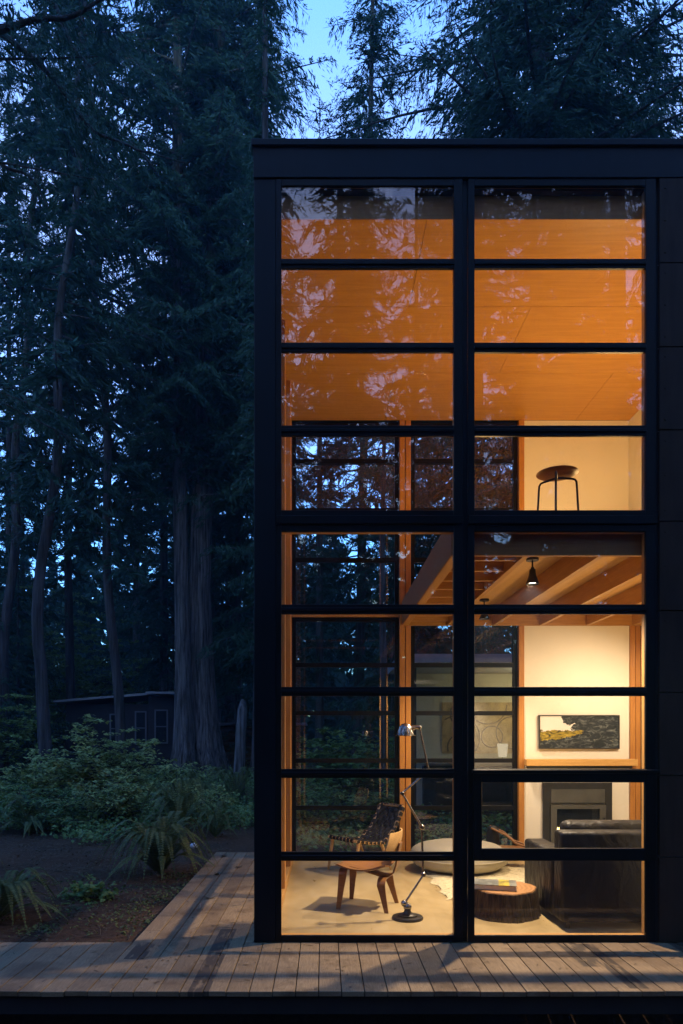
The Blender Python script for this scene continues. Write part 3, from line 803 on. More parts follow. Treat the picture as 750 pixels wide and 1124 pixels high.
# stump table with a book
tb = thing('stump_table', 'low tree stump side table with bark sides next to the sofa', 'table', (1.585, 5.985, 0))
wob = lambda q, z: 1+.035*math.sin(3*q+.5)+.018*math.sin(8*q+1)+.012*math.sin(17*q+z*9)+.008*math.sin(37*q)
MB().lathe([(.0001,0),(.325,0),(.318,.03),(.303,.12),(.292,.20),(.288,.222),(.280,.226)], 96, wob=wob).build('bark', M['stump_bark'], tb, True)
t = NT('stump_rings'); v_ = t.coords((1,1,1)); nz = t.noise(v_, 3, 4, .6)
ln = t.n('ShaderNodeVectorMath', operation='LENGTH'); t.l(v_, ln.inputs[0])
rg = t.math('FRACT', t.math('ADD', t.math('MULTIPLY', ln.outputs['Value'], 42), t.math('MULTIPLY', nz, 4)))
M['rings'] = t.pbr(t.ramp(rg, [(.1, (.30,.14,.05)), (.6, (.46,.24,.095)), (.95, (.34,.17,.065))]), .4, 0, None, .5)
MB().lathe([(.281,.2262),(.276,.234),(.2,.236),(.0001,.236)], 96, wob=wob).build('top', M['rings'], tb, True)
bk = thing('book', 'thick hardback book with a grey and yellow cover lying on the stump', 'book', (1.50, 5.93, .237), math.radians(-14))
MB().box(-.175,.175,-.115,.115,.004,.042).build('pages', M['paper'], bk)
t = NT('book_cover'); v_ = t.coords((6,6,6)); nz = t.noise(v_, 1.6, 5, .7, .8)
sp_ = t.n('ShaderNodeSeparateXYZ'); t.l(t.coords(), sp_.inputs[0])
yl = t.math('MULTIPLY', t.math('GREATER_THAN', sp_.outputs[0], .03), t.math('LESS_THAN', sp_.outputs[0], .12))
M['cover'] = t.pbr(t.mix(yl, t.ramp(nz, [(.35, (.05,.06,.065)), (.65, (.24,.25,.23))]), t.ramp(nz, [(.4, (.12,.11,.04)), (.6, (.55,.42,.05))])), .35, 0, None, .5)
m = MB().box(-.18,.18,-.12,.12,.042,.047).box(-.18,.18,-.12,.12,0,.004).box(-.184,-.1802,-.12,.12,0,.047)
m.build('cover', M['cover'], bk)

# sofa, its back to the glass
sfa = thing('sofa', 'black leather sofa standing with its back to the glass', 'sofa', (1.91, 5.47, 0))
def sp(name, x0,x1,y0_,y1_,z0,z1, r_): return MB().box(x0,x1,y0_,y1_,z0,z1).build(name, M['leather'], sfa, True, r_, 4)
sp('back', .012, 2.3, 0, .20, .05, .785, .03)
sp('arm', 0, .20, .205, 1.0, .05, .59, .035)
sp('arm', 2.1, 2.3, .205, 1.0, .05, .59, .035)
sp('seat_base', .205, 2.095, .205, .97, .05, .30, .03)
for i in range(2):
    sp('seat_cushion', .21+i*.945, .21+i*.945+.935, .36, 1.0, .305, .46, .05)
    c_ = sp('back_cushion', .11+i*1.08, .11+i*1.08+1.06, .203, .40, .47, .845, .07)
for x in (.08, 2.22):
    for y in (.06,.94): MB().tube([(x,y,0),(x,y,.05)], .02, 8).build('foot', M['black_paint'], sfa)

# low lounge chair by the rear wall
lc = thing('sling_armchair', 'low wooden armchair with a rolled dark cushion by the fireplace post', 'chair', (2.18, 8.10, 0), math.radians(-10))
MB().tube([(-.16,-.02,.20),(-.15,-.02,.42)], [.085,.075], 16).ball((-.15,-.02,.42), .075).build('backrest', M['leather'], lc, True)
for y in (-.1,.12): MB().tube([(-.18,y,.47),(-.02,y,.40),(.10,y,.30),(.22,y,.26)], .012, 8).build('arm', M['walnut'], lc, True)
MB().box(-.12,.30,-.14,.16,.20,.235).build('seat', M['walnut'], lc, bevel=.008)
for x in (-.10,.27):
    for y in (-.12,.14): MB().tube([(x,y,0),(x,y,.2)], .016, 8).build('leg', M['walnut'], lc)

# ------------------------------------------------------------------ little garden pavilion behind, seen through the rear glass
an = thing('garden_pavilion', 'small pale walled pavilion, dimly lit, seen through the rear glass', 'pavilion', (2.6, 11.3, -.1))
ax0, ax1 = -1.15, 1.5
MB().box(ax0, ax1, 1.6, 1.72, 0, 2.85).build('wall', M['annex_wall'], an)
MB().box(ax1-.12, ax1, .0, 1.6, 0, 2.85).build('wall', M['annex_wall'], an)
MB().box(ax0-.2, ax1+.2, -.25, 1.9, 2.86, 3.0).build('roof', M['cabin_roof'], an)
MB().box(ax0, ax1, 0, 1.6, 0.0, .08).build('floor', M['shadow_wood'], an)
for x in (ax0, ): MB().box(x, x+.1, 0, .1, .08, 2.86).build('post', M['shadow_wood'], an)
MB().box(-.75, 1.25, 1.2, 1.58, 1.16, 1.22).build('shelf', M['white_shade'], an)
MB().box(-.72, 1.22, 1.45, 1.58, .2, 1.1).build('cupboard', M['shadow_wood'], an)
tp = thing('tapestry', 'tan wall hanging patterned with overlapping rings in the pavilion', 'wall hanging', (2.6, 12.895, 1.35))
MB().box(-.35, 1.15, -.02, 0, -.12, .85).build('cloth', M['tapestry'], tp)
m = MB(); m2 = MB()
for cx, cz, r_ in ((.02,.0,.26),(-.05,.18,.42),(.52,.80,.36),(.98,.28,.30),(.05,.62,.24),(.6,.2,.2)):
    pts = []
    for k in range(41):
        a = 2*PI*k/40; p = (cx+r_*math.cos(a), -.026, cz+r_*math.sin(a))
        if -.33 < p[0] < 1.13 and -.10 < p[2] < .83: pts.append(p)
        else:
            if len(pts) > 2: m.tube(pts, .012, 6)
            pts = []
    if len(pts) > 2: m.tube(pts, .012, 6)
m.build('ring_pattern', M['tapestry_line'], tp)
tl = thing('shaded_lamp', 'small white shaded lamp glowing on the pavilion shelf', 'lamp', (3.33, 12.6, 1.12))
MB().lathe([(.075,.05),(.1,.30),(.098,.30),(.073,.05)], 28).build('lamp_shade', M['warm_shade'], tl, True)
MB().lathe([(.0001,0),(.05,0),(.05,.012),(.01,.02),(.01,.1)], 16).build('base', M['dark_iron'], tl, True)
lamp('POINT', (3.72, 12.0, 2.2), 2.2, (1,.85,.5), .1)

# ------------------------------------------------------------------ trees
def conifer(seed, H_, base, R, nbr, r0, droop=.35, hang=.35, spray=(.11,.27), wid=.18, dens=1.4, bend=None, extra=(), top_el=25, low_el=-8, foliage_from=.12, open_base=0, inner=2.6):
    rg = np.random.default_rng(seed); rp = random.Random(seed)
    bend = bend or (lambda z: (0.0, 0.0))
    tr = MB(); pts = []; rad = []
    nseg = 40
    for i in range(nseg+1):
        q = i/nseg; z = H_*q; bx, by = bend(z)
        pts.append((bx, by, z)); flare = 1 + (.5 if seed not in (21, 22) else 1.0)*math.exp(-z/(.8 if seed not in (21, 22) else 1.2))
        rad.append(max(.012, r0*(1-q)**.85*flare))
    tr.tube(pts, rad, 14 if seed not in (21, 22, 2) else 36, True, None if seed not in (21, 22, 2) else (lambda q, z: 1 + (.07*math.sin(5*q+.15*z) + .055*math.sin(9*q+1+.2*z) + .035*math.sin(17*q+.3*z))*(.6+.8*math.exp(-z/2.5))))
    V = []
    for i in range(nbr+len(extra)):
        q = min(.999, (i+rp.random())/nbr); h = base + (H_*.985-base)*q**.92
        rel = (h-base)/(H_-base)
        prof_ = (1-rel)**.75*(.55+.45*min(1, rel*5)) if open_base == 0 else (1-rel)**.7*(.75+.25*min(1, rel*4))
        L = max(.35, R*prof_*rp.uniform(.6,1.15)); az = rp.uniform(0, 2*PI)
        el = math.radians(low_el + (top_el-low_el)*rel + rp.uniform(-8,8))
        d = np.array([math.cos(az), math.sin(az), 0]); sd = np.array([-d[1], d[0], 0])
        bx, by = bend(h); p0 = np.array([bx, by, h])
        curve = rp.uniform(-.18,.18)
        def P(t):
            t = np.asarray(t)[..., None]
            zz = math.tan(el)*t - droop*t**2 + .16*t**3
            return p0 + L*(d*t + sd*curve*t*t + np.array([0,0,1])*zz)
        if i >= nbr:
            ep = np.array(extra[i-nbr]); L = float(np.linalg.norm(np.diff(ep, axis=0), axis=1).sum()); ek = np.linspace(0, 1, len(ep))
            d = ep[-1]-ep[0]; d[2] = 0; d /= np.linalg.norm(d); sd = np.array([-d[1], d[0], 0])
            def P(t):
                t = np.clip(np.asarray(t), -.05, 1.05); return np.stack([np.interp(t, ek, ep[:,c_]) for c_ in range(3)], -1) + .12*np.sin(t*17)[...,None]*np.array([.3,.2,1])*.4
        tt = np.linspace(0, 1, 7 if i < nbr else 25); bp = P(tt)
        br = max(.008, .011*L)
        nk = len(tt)-1; br = br if i < nbr else .055; tr.tube([tuple(p) for p in bp], [br*(1-.85*k/nk) for k in range(nk+1)], 5, False)
        # twigs
        nt = max(4, int(L/.17*dens)); t_ = rg.uniform(foliage_from, 1, nt); t_ = np.sort(t_)
        sg = rg.choice([-1,1], nt)
        lt = (.40*min(L,4.5)*(1-t_)**.7 + .18)*rg.uniform(.6,1.2,nt)
        c0 = P(t_); tan = P(np.minimum(t_+.02,1.02)) - P(t_-.02); tan /= np.linalg.norm(tan, axis=1)[:,None]
        fw = rg.uniform(.35,.8,nt)[:,None]
        dd = tan*fw + sd*sg[:,None]*.9 + np.array([0,0,-.12]); dd /= np.linalg.norm(dd, axis=1)[:,None]
        ms = np.maximum(2, (lt/.085*dens).astype(int)); idx = np.repeat(np.arange(nt), ms)
        s_ = rg.uniform(.05,1,len(idx)); ll = lt[idx]
        cen = c0[idx] + dd[idx]*(ll*s_)[:,None]; cen[:,2] -= hang*ll*s_**2
        cen += rg.normal(0, .035, cen.shape)
        axd = dd[idx] + rg.normal(0,.42,(len(idx),3)); axd[:,2] -= hang*1.0; axd /= np.linalg.norm(axd,axis=1)[:,None]
        nr = rg.normal(0,1,(len(idx),3)); nr[:,2] += .9
        sv = np.cross(axd, nr); sv /= np.linalg.norm(sv,axis=1)[:,None]+1e-9
        ln_ = rg.uniform(*spray, len(idx))*(1+inner*(1-t_[idx])*(1-s_)); wd = ln_*wid*rg.uniform(.6,1.2,len(idx))
        a = axd*(ln_/2)[:,None]; b_ = sv*(wd/2)[:,None]
        V.append(np.stack([cen-a, cen+b_-a*.15, cen+a, cen-b_-a*.15], 1))
    return tr, np.concatenate(V)

def mesh_of(mb, name, mat, smooth=True):
    me = bpy.data.meshes.new(name); me.from_pydata(mb.v, [], mb.f); me.update()
    if smooth: me.polygons.foreach_set('use_smooth', [True]*len(me.polygons))
    me.materials.append(M[mat]); return me
def variant(name, tm, cm, **kw):
    tr, V = conifer(**kw)
    return (mesh_of(tr, 'trunk', tm), np_mesh('crown', V, M[cm]), V)
VAR = {
 'fir':    variant('fir', 'fir_bark', 'fir_needles', seed=1, H_=38, base=3.5, R=5.2, nbr=210, r0=.36, droop=.30, hang=.35),
 'cedar':  variant('cedar', 'cedar_bark', 'cedar_sprays', seed=2, H_=38, base=4, R=5.0, nbr=200, r0=.262, droop=.5, hang=.6, low_el=0),
 'hemlock':variant('hemlock', 'fir_bark', 'fir_needles', seed=3, H_=33, base=3, R=4.4, nbr=150, r0=.22, droop=.35, hang=.4),
 'slim':   variant('slim', 'fir_bark', 'fir_needles', seed=4, H_=27, base=1.5, R=3.3, nbr=150, r0=.16, droop=.3, hang=.35),
 'young':  variant('young', 'fir_bark', 'cedar_sprays', seed=5, H_=11, base=.4, R=2.6, nbr=100, r0=.08, droop=.3, hang=.4),
 'broad':  variant('broad', 'fir_bark', 'fir_needles', seed=6, H_=36, base=4, R=6.8, nbr=200, r0=.46, droop=.38, hang=.5, open_base=1),
}
def tree(var, x, y, label, name='conifer_tree', group=None, s=1.0, rz=None, cat='tree'):
    t_ = thing(name, label, cat, (x, y, ground_z(x, y)-.05), random.uniform(0, 2*PI) if rz is None else rz, group)
    t_.scale = (s,)*3
    tm, cm, _ = VAR[var] if isinstance(var, str) else var
    link('trunk', tm, t_); link('crown', cm, t_)
    return t_
def ground_at(px, Y): return (px-FX)*Y/F, Y

# trunks one can tell apart, left of the house
def own(label, px, Y, bend, seed, name='conifer_tree', s=1, tm='fir_bark', cm='fir_needles', **kw):
    x, y = ground_at(px, Y)
    v_ = variant('own', tm, cm, seed=seed, bend=bend, **kw)
    return tree(v_, x, y, label, name, None, s, 0)
own('massive old cedar with furrowed bark, the straighter of the twin trunks', 203, 23.0, lambda z: (-.018*min(z,16)+.006*max(0,z-16), 0), 21, 'cedar_tree', tm='cedar_bark', cm='cedar_sprays', H_=46, base=9.5, R=6.0, nbr=210, r0=.27, spray=(.09,.22), wid=.18, dens=1.8, droop=.5, hang=.6, low_el=0)
own('massive old cedar leaning away from its twin towards the house', 228, 23.6, lambda z: (-.30*math.sin(min(z,8)/8*PI/2)+.038*max(0,z-7), .0), 22, 'cedar_tree', tm='cedar_bark', cm='cedar_sprays', H_=45, base=10, R=6.0, nbr=200, r0=.42, spray=(.09,.22), wid=.18, dens=1.8, droop=.5, hang=.6, low_el=0)
own('slender grey trunk with a kink, leaning to one side, behind the leafy shrub', 53, 17.5, lambda z: (-.24*math.sin(min(z,6)/6*PI/2) + .075*max(0,z-4) + .12*math.sin(z*.9)*(z>4), 0), 23, H_=27, base=7.5, R=3.4, nbr=110, r0=.165, droop=.35, hang=.4)
own('thin dark trunk rising behind the roof of the black cabin', 76, 27, lambda z: (.05*math.sin(z*.5), 0), 24, H_=36, base=7, R=4.2, nbr=130, r0=.19, droop=.35, hang=.4)
own('thin brown trunk leaning over the black cabin roof', 132, 21, lambda z: (-.045*z + .1*math.sin(z*.7), 0), 25, H_=34, base=7, R=4.2, nbr=140, r0=.16, droop=.35, hang=.4)
own('dark crooked trunk at the edge of the woods, leaning over', -2, 22, lambda z: (.06*z+.1*math.sin(z), 0), 26, H_=34, base=8, R=4, nbr=120, r0=.18, droop=.35, hang=.4)
own('slim straight trunk just behind the twin cedars', 229, 27, lambda z: (0, 0), 27, H_=42, base=8, R=4.5, nbr=150, r0=.26, droop=.35, hang=.4)
own('slim lit trunk outside the rear window behind the webbed chair', 421, 12.5, lambda z: (.02*math.sin(z), 0), 28, H_=10.6, base=5.5, R=1.6, nbr=70, r0=.085, droop=.3, hang=.4, spray=(.05,.11), dens=1.8)
own('tall dense conifer close behind the house corner', 291, 15.5, lambda z: (0, 0), 29, tm='fir_bark', cm='cedar_sprays', H_=27, base=5.0, R=1.2, nbr=220, r0=.15, droop=.4, hang=.5, spray=(.06,.15), wid=.19, dens=2.2)
own('broad old fir spreading high over the house roof', 587, 16.5, lambda z: (.01*z, 0), 30, tm='fir_bark', cm='fir_needles', H_=38, base=6, R=6.7, nbr=320, r0=.42, droop=.42, hang=.5, open_base=1, spray=(.06,.16), wid=.19, dens=2.0)
own('young conifer whose pointed top shows in the sky gap', 351, 20, lambda z: (0, 0), 31, H_=20.6, base=3, R=2.1, nbr=170, r0=.14, droop=.3, hang=.3, spray=(.05,.13), wid=.2, dens=2.3)
own('slender conifer reaching in from the sky gap beside the broad fir', 392, 21, lambda z: (.02*z, 0), 33, H_=34, base=4, R=3.4, nbr=230, r0=.17, droop=.35, hang=.4, spray=(.06,.15), wid=.2, dens=2.1)
bx0, by0 = ground_at(-170, 9.0)
def bough(pts): return [tuple(np.array(at(*p)) - np.array([bx0, by0, ground_z(bx0, by0)-.05])) for p in pts]
own('near fir whose long boughs reach in over the clearing', -170, 9.0, lambda z: (0, 0), 32, H_=24, base=3.8, R=4.2, nbr=75, r0=.3, droop=.32, hang=.5, foliage_from=.3, spray=(.04,.10), wid=.18, dens=2.3, low_el=0, open_base=1, inner=1.5,
    extra=[bough([(-170,75,9),(-60,45,8.6),(20,28,8.3),(75,18,8.2),(130,-12,8.1),(190,-40,8)]), bough([(-170,-60,9),(-30,5,8.8),(12,42,8.7),(60,92,8.8),(105,142,9),(150,168,9.3),(205,176,9.6)]),
           bough([(-170,-110,9),(-10,-60,8.9),(60,10,8.8),(95,70,8.7),(120,105,8.6)]), bough([(-170,190,9),(-80,165,9),(-20,165,9),(25,190,9),(55,225,9)])])
# snapped stub
x, y = ground_at(262, 17.5)
sb_ = MB().tube([(0,0,-.1),(.02,0,.9),(.06,0,1.7),(.10,0,2.35),(.13,0,2.62)], [.17,.145,.135,.125,.06], 14)
o = sb_.build('snag', M['cedar_bark'], None, True); o.location = (x, y, ground_z(x, y)); tag(o, 'broken off bare tree stub beside the twin cedars', 'tree stub')

GB = 'trees in the wood behind the clearing'
LB = {'fir': 'dark fir in the wood behind the clearing, merging with its neighbours', 'cedar': 'drooping cedar in the wood behind the clearing, merging with its neighbours',
      'hemlock': 'open hemlock in the wood behind the clearing, merging with its neighbours', 'slim': 'slim fir in the wood behind the clearing, merging with its neighbours',
      'young': 'young low conifer at the foot of the wood behind the clearing', 'broad': 'wide fir in the wood behind the clearing, merging with its neighbours'}
wood_spots = [('fir',-60,30),('slim',25,34),('cedar',150,38),('young',100,38),('young',60,40),('hemlock',180,30),('fir',255,30),('cedar',285,24),
  ('slim',10,26),('young',20,24),('young',-30,22),('young',190,32),
  ('fir',210,44),
  ('young',430,18),('young',480,21),('hemlock',450,27),('slim',520,24),('young',540,20),
  ('slim',262,27),('young',10,31),('fir',235,36),('cedar',320,33),('fir',640,24),('broad',720,22),('cedar',690,30),('fir',520,31),('hemlock',800,20),('slim',470,33),('young',620,26)]
for v_, px, Y in wood_spots:
    x, y = ground_at(px, Y); s_ = random.uniform(.85,1.12)
    if 310 < px < 420: s_ *= .6
    elif px > 420: s_ *= .8
    tree(v_, x, y, LB[v_], 'conifer_tree', GB, s_)
# trees across the clearing, behind the viewer, mirrored in the front glass
LR = 'tall conifer across the clearing, seen only as a dark mirror image in the glass'
for v_, x, y, s_ in (('fir',-5.2,-10,1),('slim',3.2,-13,1),('cedar',-3.4,-13,1.0),('hemlock',4.4,-9,1),('fir',8.8,-10,1.0),('slim',6.0,-9,1),('cedar',-8,-15,1),('hemlock',-3.6,-22,1.0),('slim',1.7,-20,1.15),('hemlock',.1,-30,1),('hemlock',.7,-18,1.25),('fir',1.6,-26,1),('cedar',-2.4,-27,1),('fir',6.5,-26,1),
                     ('broad',11,-20,1.0),('fir',-12,-20,1.1),('young',-2.5,-8,1),('young',3,-9,1),('young',6.8,-11,1.1),('young',-6,-11,1.1),('young',.4,-12,1.2),('cedar',15,-18,1),('fir',-16,-12,1),('broad',-18,-2,1),('fir',15,-6,1),('cedar',-13,5,1),('fir',14,3,1)):
    tree(v_, x, y, LR, 'conifer_tree', 'trees across the clearing', s_)

# far wood as one mass
base_tr, baseV = conifer(seed=40, H_=24, base=.3, R=4.6, nbr=90, r0=.3, droop=.35, hang=.4, spray=(.5,.95), wid=.5, dens=.36)
parts = []
for k in range(300):
    a = 2*PI*(k*.61803 % 1) + random.uniform(-.02,.02); rr = random.uniform(46, 90) if abs(a-PI) > 1.4 else random.uniform(34, 60)
    x = rr*math.sin(a); y = rr*math.cos(a); s_ = random.uniform(.55,.95) if not (x < 0 and y > 20) else random.uniform(.5,.85)
    c_, sn = math.cos(k*1.7), math.sin(k*1.7)
    V = baseV*s_; X_ = V[...,0]*c_ - V[...,1]*sn; Y_ = V[...,0]*sn + V[...,1]*c_
    parts.append(np.stack([X_+x, Y_+y, V[...,2]-.6+(max(0,(y-14)*.012))], -1))
rg = np.random.default_rng(77); n = 38000; a = rg.uniform(0, 2*PI, n); rr = rg.uniform(44, 58, n); hz = 12*rg.random(n)**1.3
cen = np.stack([rr*np.sin(a), rr*np.cos(a), hz-.6+np.maximum(0, rr*np.cos(a)-14)*.012], 1); u_ = rg.normal(0,1,(n,3)); u_ /= np.linalg.norm(u_,axis=1)[:,None]; w_ = np.cross(u_, rg.normal(0,1,(n,3))); w_ /= np.linalg.norm(w_,axis=1)[:,None]
L_ = rg.uniform(.5,1.3,n)[:,None]; parts.append(np.stack([cen-u_*L_*.6, cen+w_*L_*.4, cen+u_*L_*.6, cen-w_*L_*.4], 1))
tag(link('far_forest', np_mesh('far_forest', np.concatenate(parts), M['fir_needles'])), 'far dark conifer wood closing off the view behind the trees', 'forest', kind='stuff')

# ------------------------------------------------------------------ leafy plants
def leafy(seed, centers, n, size, spread, flat=.45):
    rg = np.random.default_rng(seed); c = np.asarray(centers); idx = rg.integers(0, len(c), n)
    p = c[idx] + rg.normal(0, 1, (n,3))*spread
    nr = rg.normal(0, flat, (n,3)); nr[:,2] += 1; nr /= np.linalg.norm(nr,axis=1)[:,None]
    ax = rg.normal(0,1,(n,3)); ax -= nr*(ax*nr).sum(1)[:,None]; ax /= np.linalg.norm(ax,axis=1)[:,None]
    sd = np.cross(nr, ax); L = rg.uniform(*size, n)[:,None]; W = L*rg.uniform(.45,.7,n)[:,None]
    dn = np.array([0,0,1])*L*.12
    return np.stack([p-ax*L/2-dn, p+sd*W/2, p+ax*L*.1+nr*L*.05, p-sd*W/2], 1), np.stack([p+ax*L/2-dn, p-sd*W/2, p+ax*L*.1+nr*L*.05, p+sd*W/2], 1)

def shrub(name, label, cat, px, Y, hw_, h, nst, nleaf, size, mat, seed, dx=0):
    x, y = ground_at(px, Y); rp = random.Random(seed)
    t_ = thing(name, label, cat, (x, y, ground_z(x, y)))
    st_ = MB(); cs = []
    for i in range(nst):
        a = rp.uniform(0,2*PI); r_ = hw_*rp.uniform(.25,1); hh = h*(1-.62*(r_/hw_)**1.3)*rp.uniform(.65,1.05)
        end = Vector((r_*math.cos(a), r_*math.sin(a)*.8, hh)); pts = []
        for k in range(7):
            q = k/6; p = Vector((end.x*q**1.5+rp.uniform(-.03,.03), end.y*q**1.5+rp.uniform(-.03,.03), hh*q**.85)); pts.append(tuple(p))
        st_.tube(pts, [.016*(1-.8*k/6) for k in range(7)], 5, False)
        for k in range(3, 7):
            for j in range(4):
                a2 = rp.uniform(0,2*PI); l2 = rp.uniform(.15,.55)*hw_*.5
                e2 = Vector(pts[k]) + Vector((math.cos(a2)*l2, math.sin(a2)*l2, rp.uniform(-.05,.12)))
                st_.tube([pts[k], tuple(e2)], [.006,.003], 4, False)
                for q in (.4,.6,.8,1.0): cs.append(tuple(Vector(pts[k]).lerp(e2, q)))
    st_.build('stem', M['fir_bark'], t_, True)
    A, B = leafy(seed, cs, nleaf, size, (.06,.06,.025), .3)
    link('foliage', np_mesh('foliage', np.concatenate([A,B]), M[mat]), t_)
    return t_
shrub('leafy_shrub', 'tall airy leafy shrub in front of the black cabin', 'shrub', 112, 14.6, 1.7, 2.35, 26, 5200, (.07,.15), 'shrub_leaves', 51)
shrub('leafy_shrub', 'low leafy shrub at the foot of the slender grey trunk', 'shrub', 40, 15.2, 1.4, 1.35, 20, 3600, (.06,.13), 'shrub_leaves', 52)
shrub('leafy_shrub', 'small leafy shrub at the foot of the twin cedars', 'shrub', 192, 16.2, 1.1, 1.3, 16, 2400, (.06,.13), 'shrub_leaves', 53)
shrub('leafy_shrub', 'knee high leafy shrub at the edge of the bare soil under the tall airy shrub', 'shrub', 120, 12.6, 1.3, 1.0, 20, 3400, (.05,.11), 'shrub_leaves', 54)
shrub('leafy_shrub', 'low bushy shrub at the edge of the bare soil beside the ground cover', 'shrub', 40, 12.4, 1.2, .85, 18, 3000, (.05,.11), 'undergrowth_leaves', 55)
shrub('leafy_shrub', 'green shrub close outside the rear window behind the webbed chair', 'shrub', 352, 11.6, 1.1, 1.15, 18, 3200, (.05,.11), 'maple_leaves', 57)
shrub('leafy_shrub', 'green shrub outside the rear window between the post and the pavilion', 'shrub', 425, 11.0, .8, 1.0, 14, 2200, (.05,.11), 'maple_leaves', 58)
shrub('leafy_shrub', 'small green shrub behind the large sword fern', 'shrub', 205, 13.2, 1.0, .9, 16, 2400, (.05,.11), 'shrub_leaves', 56)
def maple(label, px, Y, hw_, h, seed, n=9000):
    return shrub('maple_tree', label, 'tree', px, Y, hw_, h, 34, n, (.10,.20), 'maple_leaves', seed)
maple('bushy young maple with yellowish green leaves beyond the cabin', 38, 28, 4.2, 6.2, 61)
maple('pale green young maple behind the cabin roof', 105, 32, 3.6, 8, 62)
maple('tall green maple clump beyond the end of the cabin', 70, 30, 3.2, 9.5, 66, 11000)
maple('dim green maple between the cabin and the twin cedars', 172, 33, 3.0, 7, 67)
maple('low spreading maple at the wood edge beside the grey trunk', -10, 20, 2.4, 3.6, 63, 5000)
maple('green thicket maple close outside the rear window', 380, 15, 2.0, 2.2, 64, 4500)
maple('leafy maple thicket outside the rear window behind the lamp', 470, 16.5, 2.2, 3.0, 65, 5000)

# undergrowth: countless leaves over the forest floor
rg = np.random.default_rng(5); n = 5200
cx = []; 
while len(cx) < n:
    Y = rg.uniform(10.2, 27); px = rg.uniform(-60, 300)
    if Y < 11.2 + .8*math.sin(px*.045) + (1.3 if px > 185 else 0) + (.5 if px < 60 else 0): continue
    x = (px-FX)*Y/F; x += 0
    cx.append((x, Y, ground_z(x, Y) + .03 + abs(rg.normal(0, .16)) * (1 if Y > 12 else .6)))
for k in range(2600):
    x = rg.uniform(-.6, 7); Y = rg.uniform(9.3, 20); cx.append((x, Y, ground_z(x, Y)+.03+abs(rg.normal(0,.13))))
A, B = leafy(6, cx, 60000, (.05,.12), (.10,.10,.06), .55)
tag(link('undergrowth', np_mesh('undergrowth', np.concatenate([A,B]), M['undergrowth_leaves'])), 'green ground cover leaves spreading over the forest floor', 'undergrowth', kind='stuff')
# leaf litter
cx = [(x, y, ground_z(x, y)+.012) for x, y in zip(rg.uniform(-9,-1.36,2600), rg.uniform(4.9,12,2600))]
cx = [c_ for c_ in cx if not (c_[1] < D+.1)]
A, B = leafy(8, cx, 9000, (.015,.05), (.06,.06,.004), .35)
rg = np.random.default_rng(15); n = 5200; cen = np.array([cx[i] for i in rg.integers(0, len(cx), n)]) + rg.normal(0,.15,(n,3))*np.array([1,1,.01]); q_ = rg.uniform(0,PI,n); L_ = rg.uniform(.04,.22,n)[:,None]; ax_ = np.stack([np.cos(q_), np.sin(q_), rg.normal(0,.05,n)],1); sv_ = np.stack([-np.sin(q_), np.cos(q_), np.zeros(n)],1)*.003
TW = np.stack([cen-ax_*L_/2-sv_, cen+ax_*L_/2-sv_, cen+ax_*L_/2+sv_, cen-ax_*L_/2+sv_],1); TW = TW[TW[:,:,0].max(1) < -1.34]; TW = TW[TW[:,:,1].min(1) > D+.03]
tag(link('leaf_litter', np_mesh('leaf_litter', np.concatenate([A,B,TW]), M['litter_leaves'])), 'dead brown leaves and twigs scattered on the bare soil', 'litter', kind='stuff')
cs = []
for k in range(60):
    Y = rg.uniform(5.5,8.2); x = rg.uniform(-3.6,-1.45); cs.append((x, Y, ground_z(x, Y)+.02))
A, B = leafy(9, cs, 1500, (.02,.05), (.09,.09,.012), .5)
tag(link('ground_weeds', np_mesh('ground_weeds', np.concatenate([A,B]), M['fern_fronds'])), 'small yellowish green weeds creeping over the bare soil', 'weeds', kind='stuff')

# needles and scraps blown over the deck boards
rg = np.random.default_rng(91); n = 520; cen = np.stack([rg.uniform(-4,3.6,n), rg.uniform(4.2,D-.03,n), np.full(n,.0012)],1)
m_ = 260; cen[:m_,0] = rg.uniform(-1.28,XL-.03,m_); cen[:m_,1] = rg.uniform(4.3,9.0,m_)
q_ = rg.uniform(0,PI,n); L_ = rg.uniform(.008,.05,n)[:,None]; ax_ = np.stack([np.cos(q_), np.sin(q_), np.zeros(n)],1); sv_ = np.stack([-np.sin(q_), np.cos(q_), np.zeros(n)],1)*rg.uniform(.001,.005,n)[:,None]
tag(link('needle_litter', np_mesh('needle_litter', np.stack([cen-ax_*L_/2-sv_, cen+ax_*L_/2-sv_, cen+ax_*L_/2+sv_, cen-ax_*L_/2+sv_],1), M['litter_leaves'])), 'brown conifer needles and leaf scraps blown over the deck', 'litter', kind='stuff')

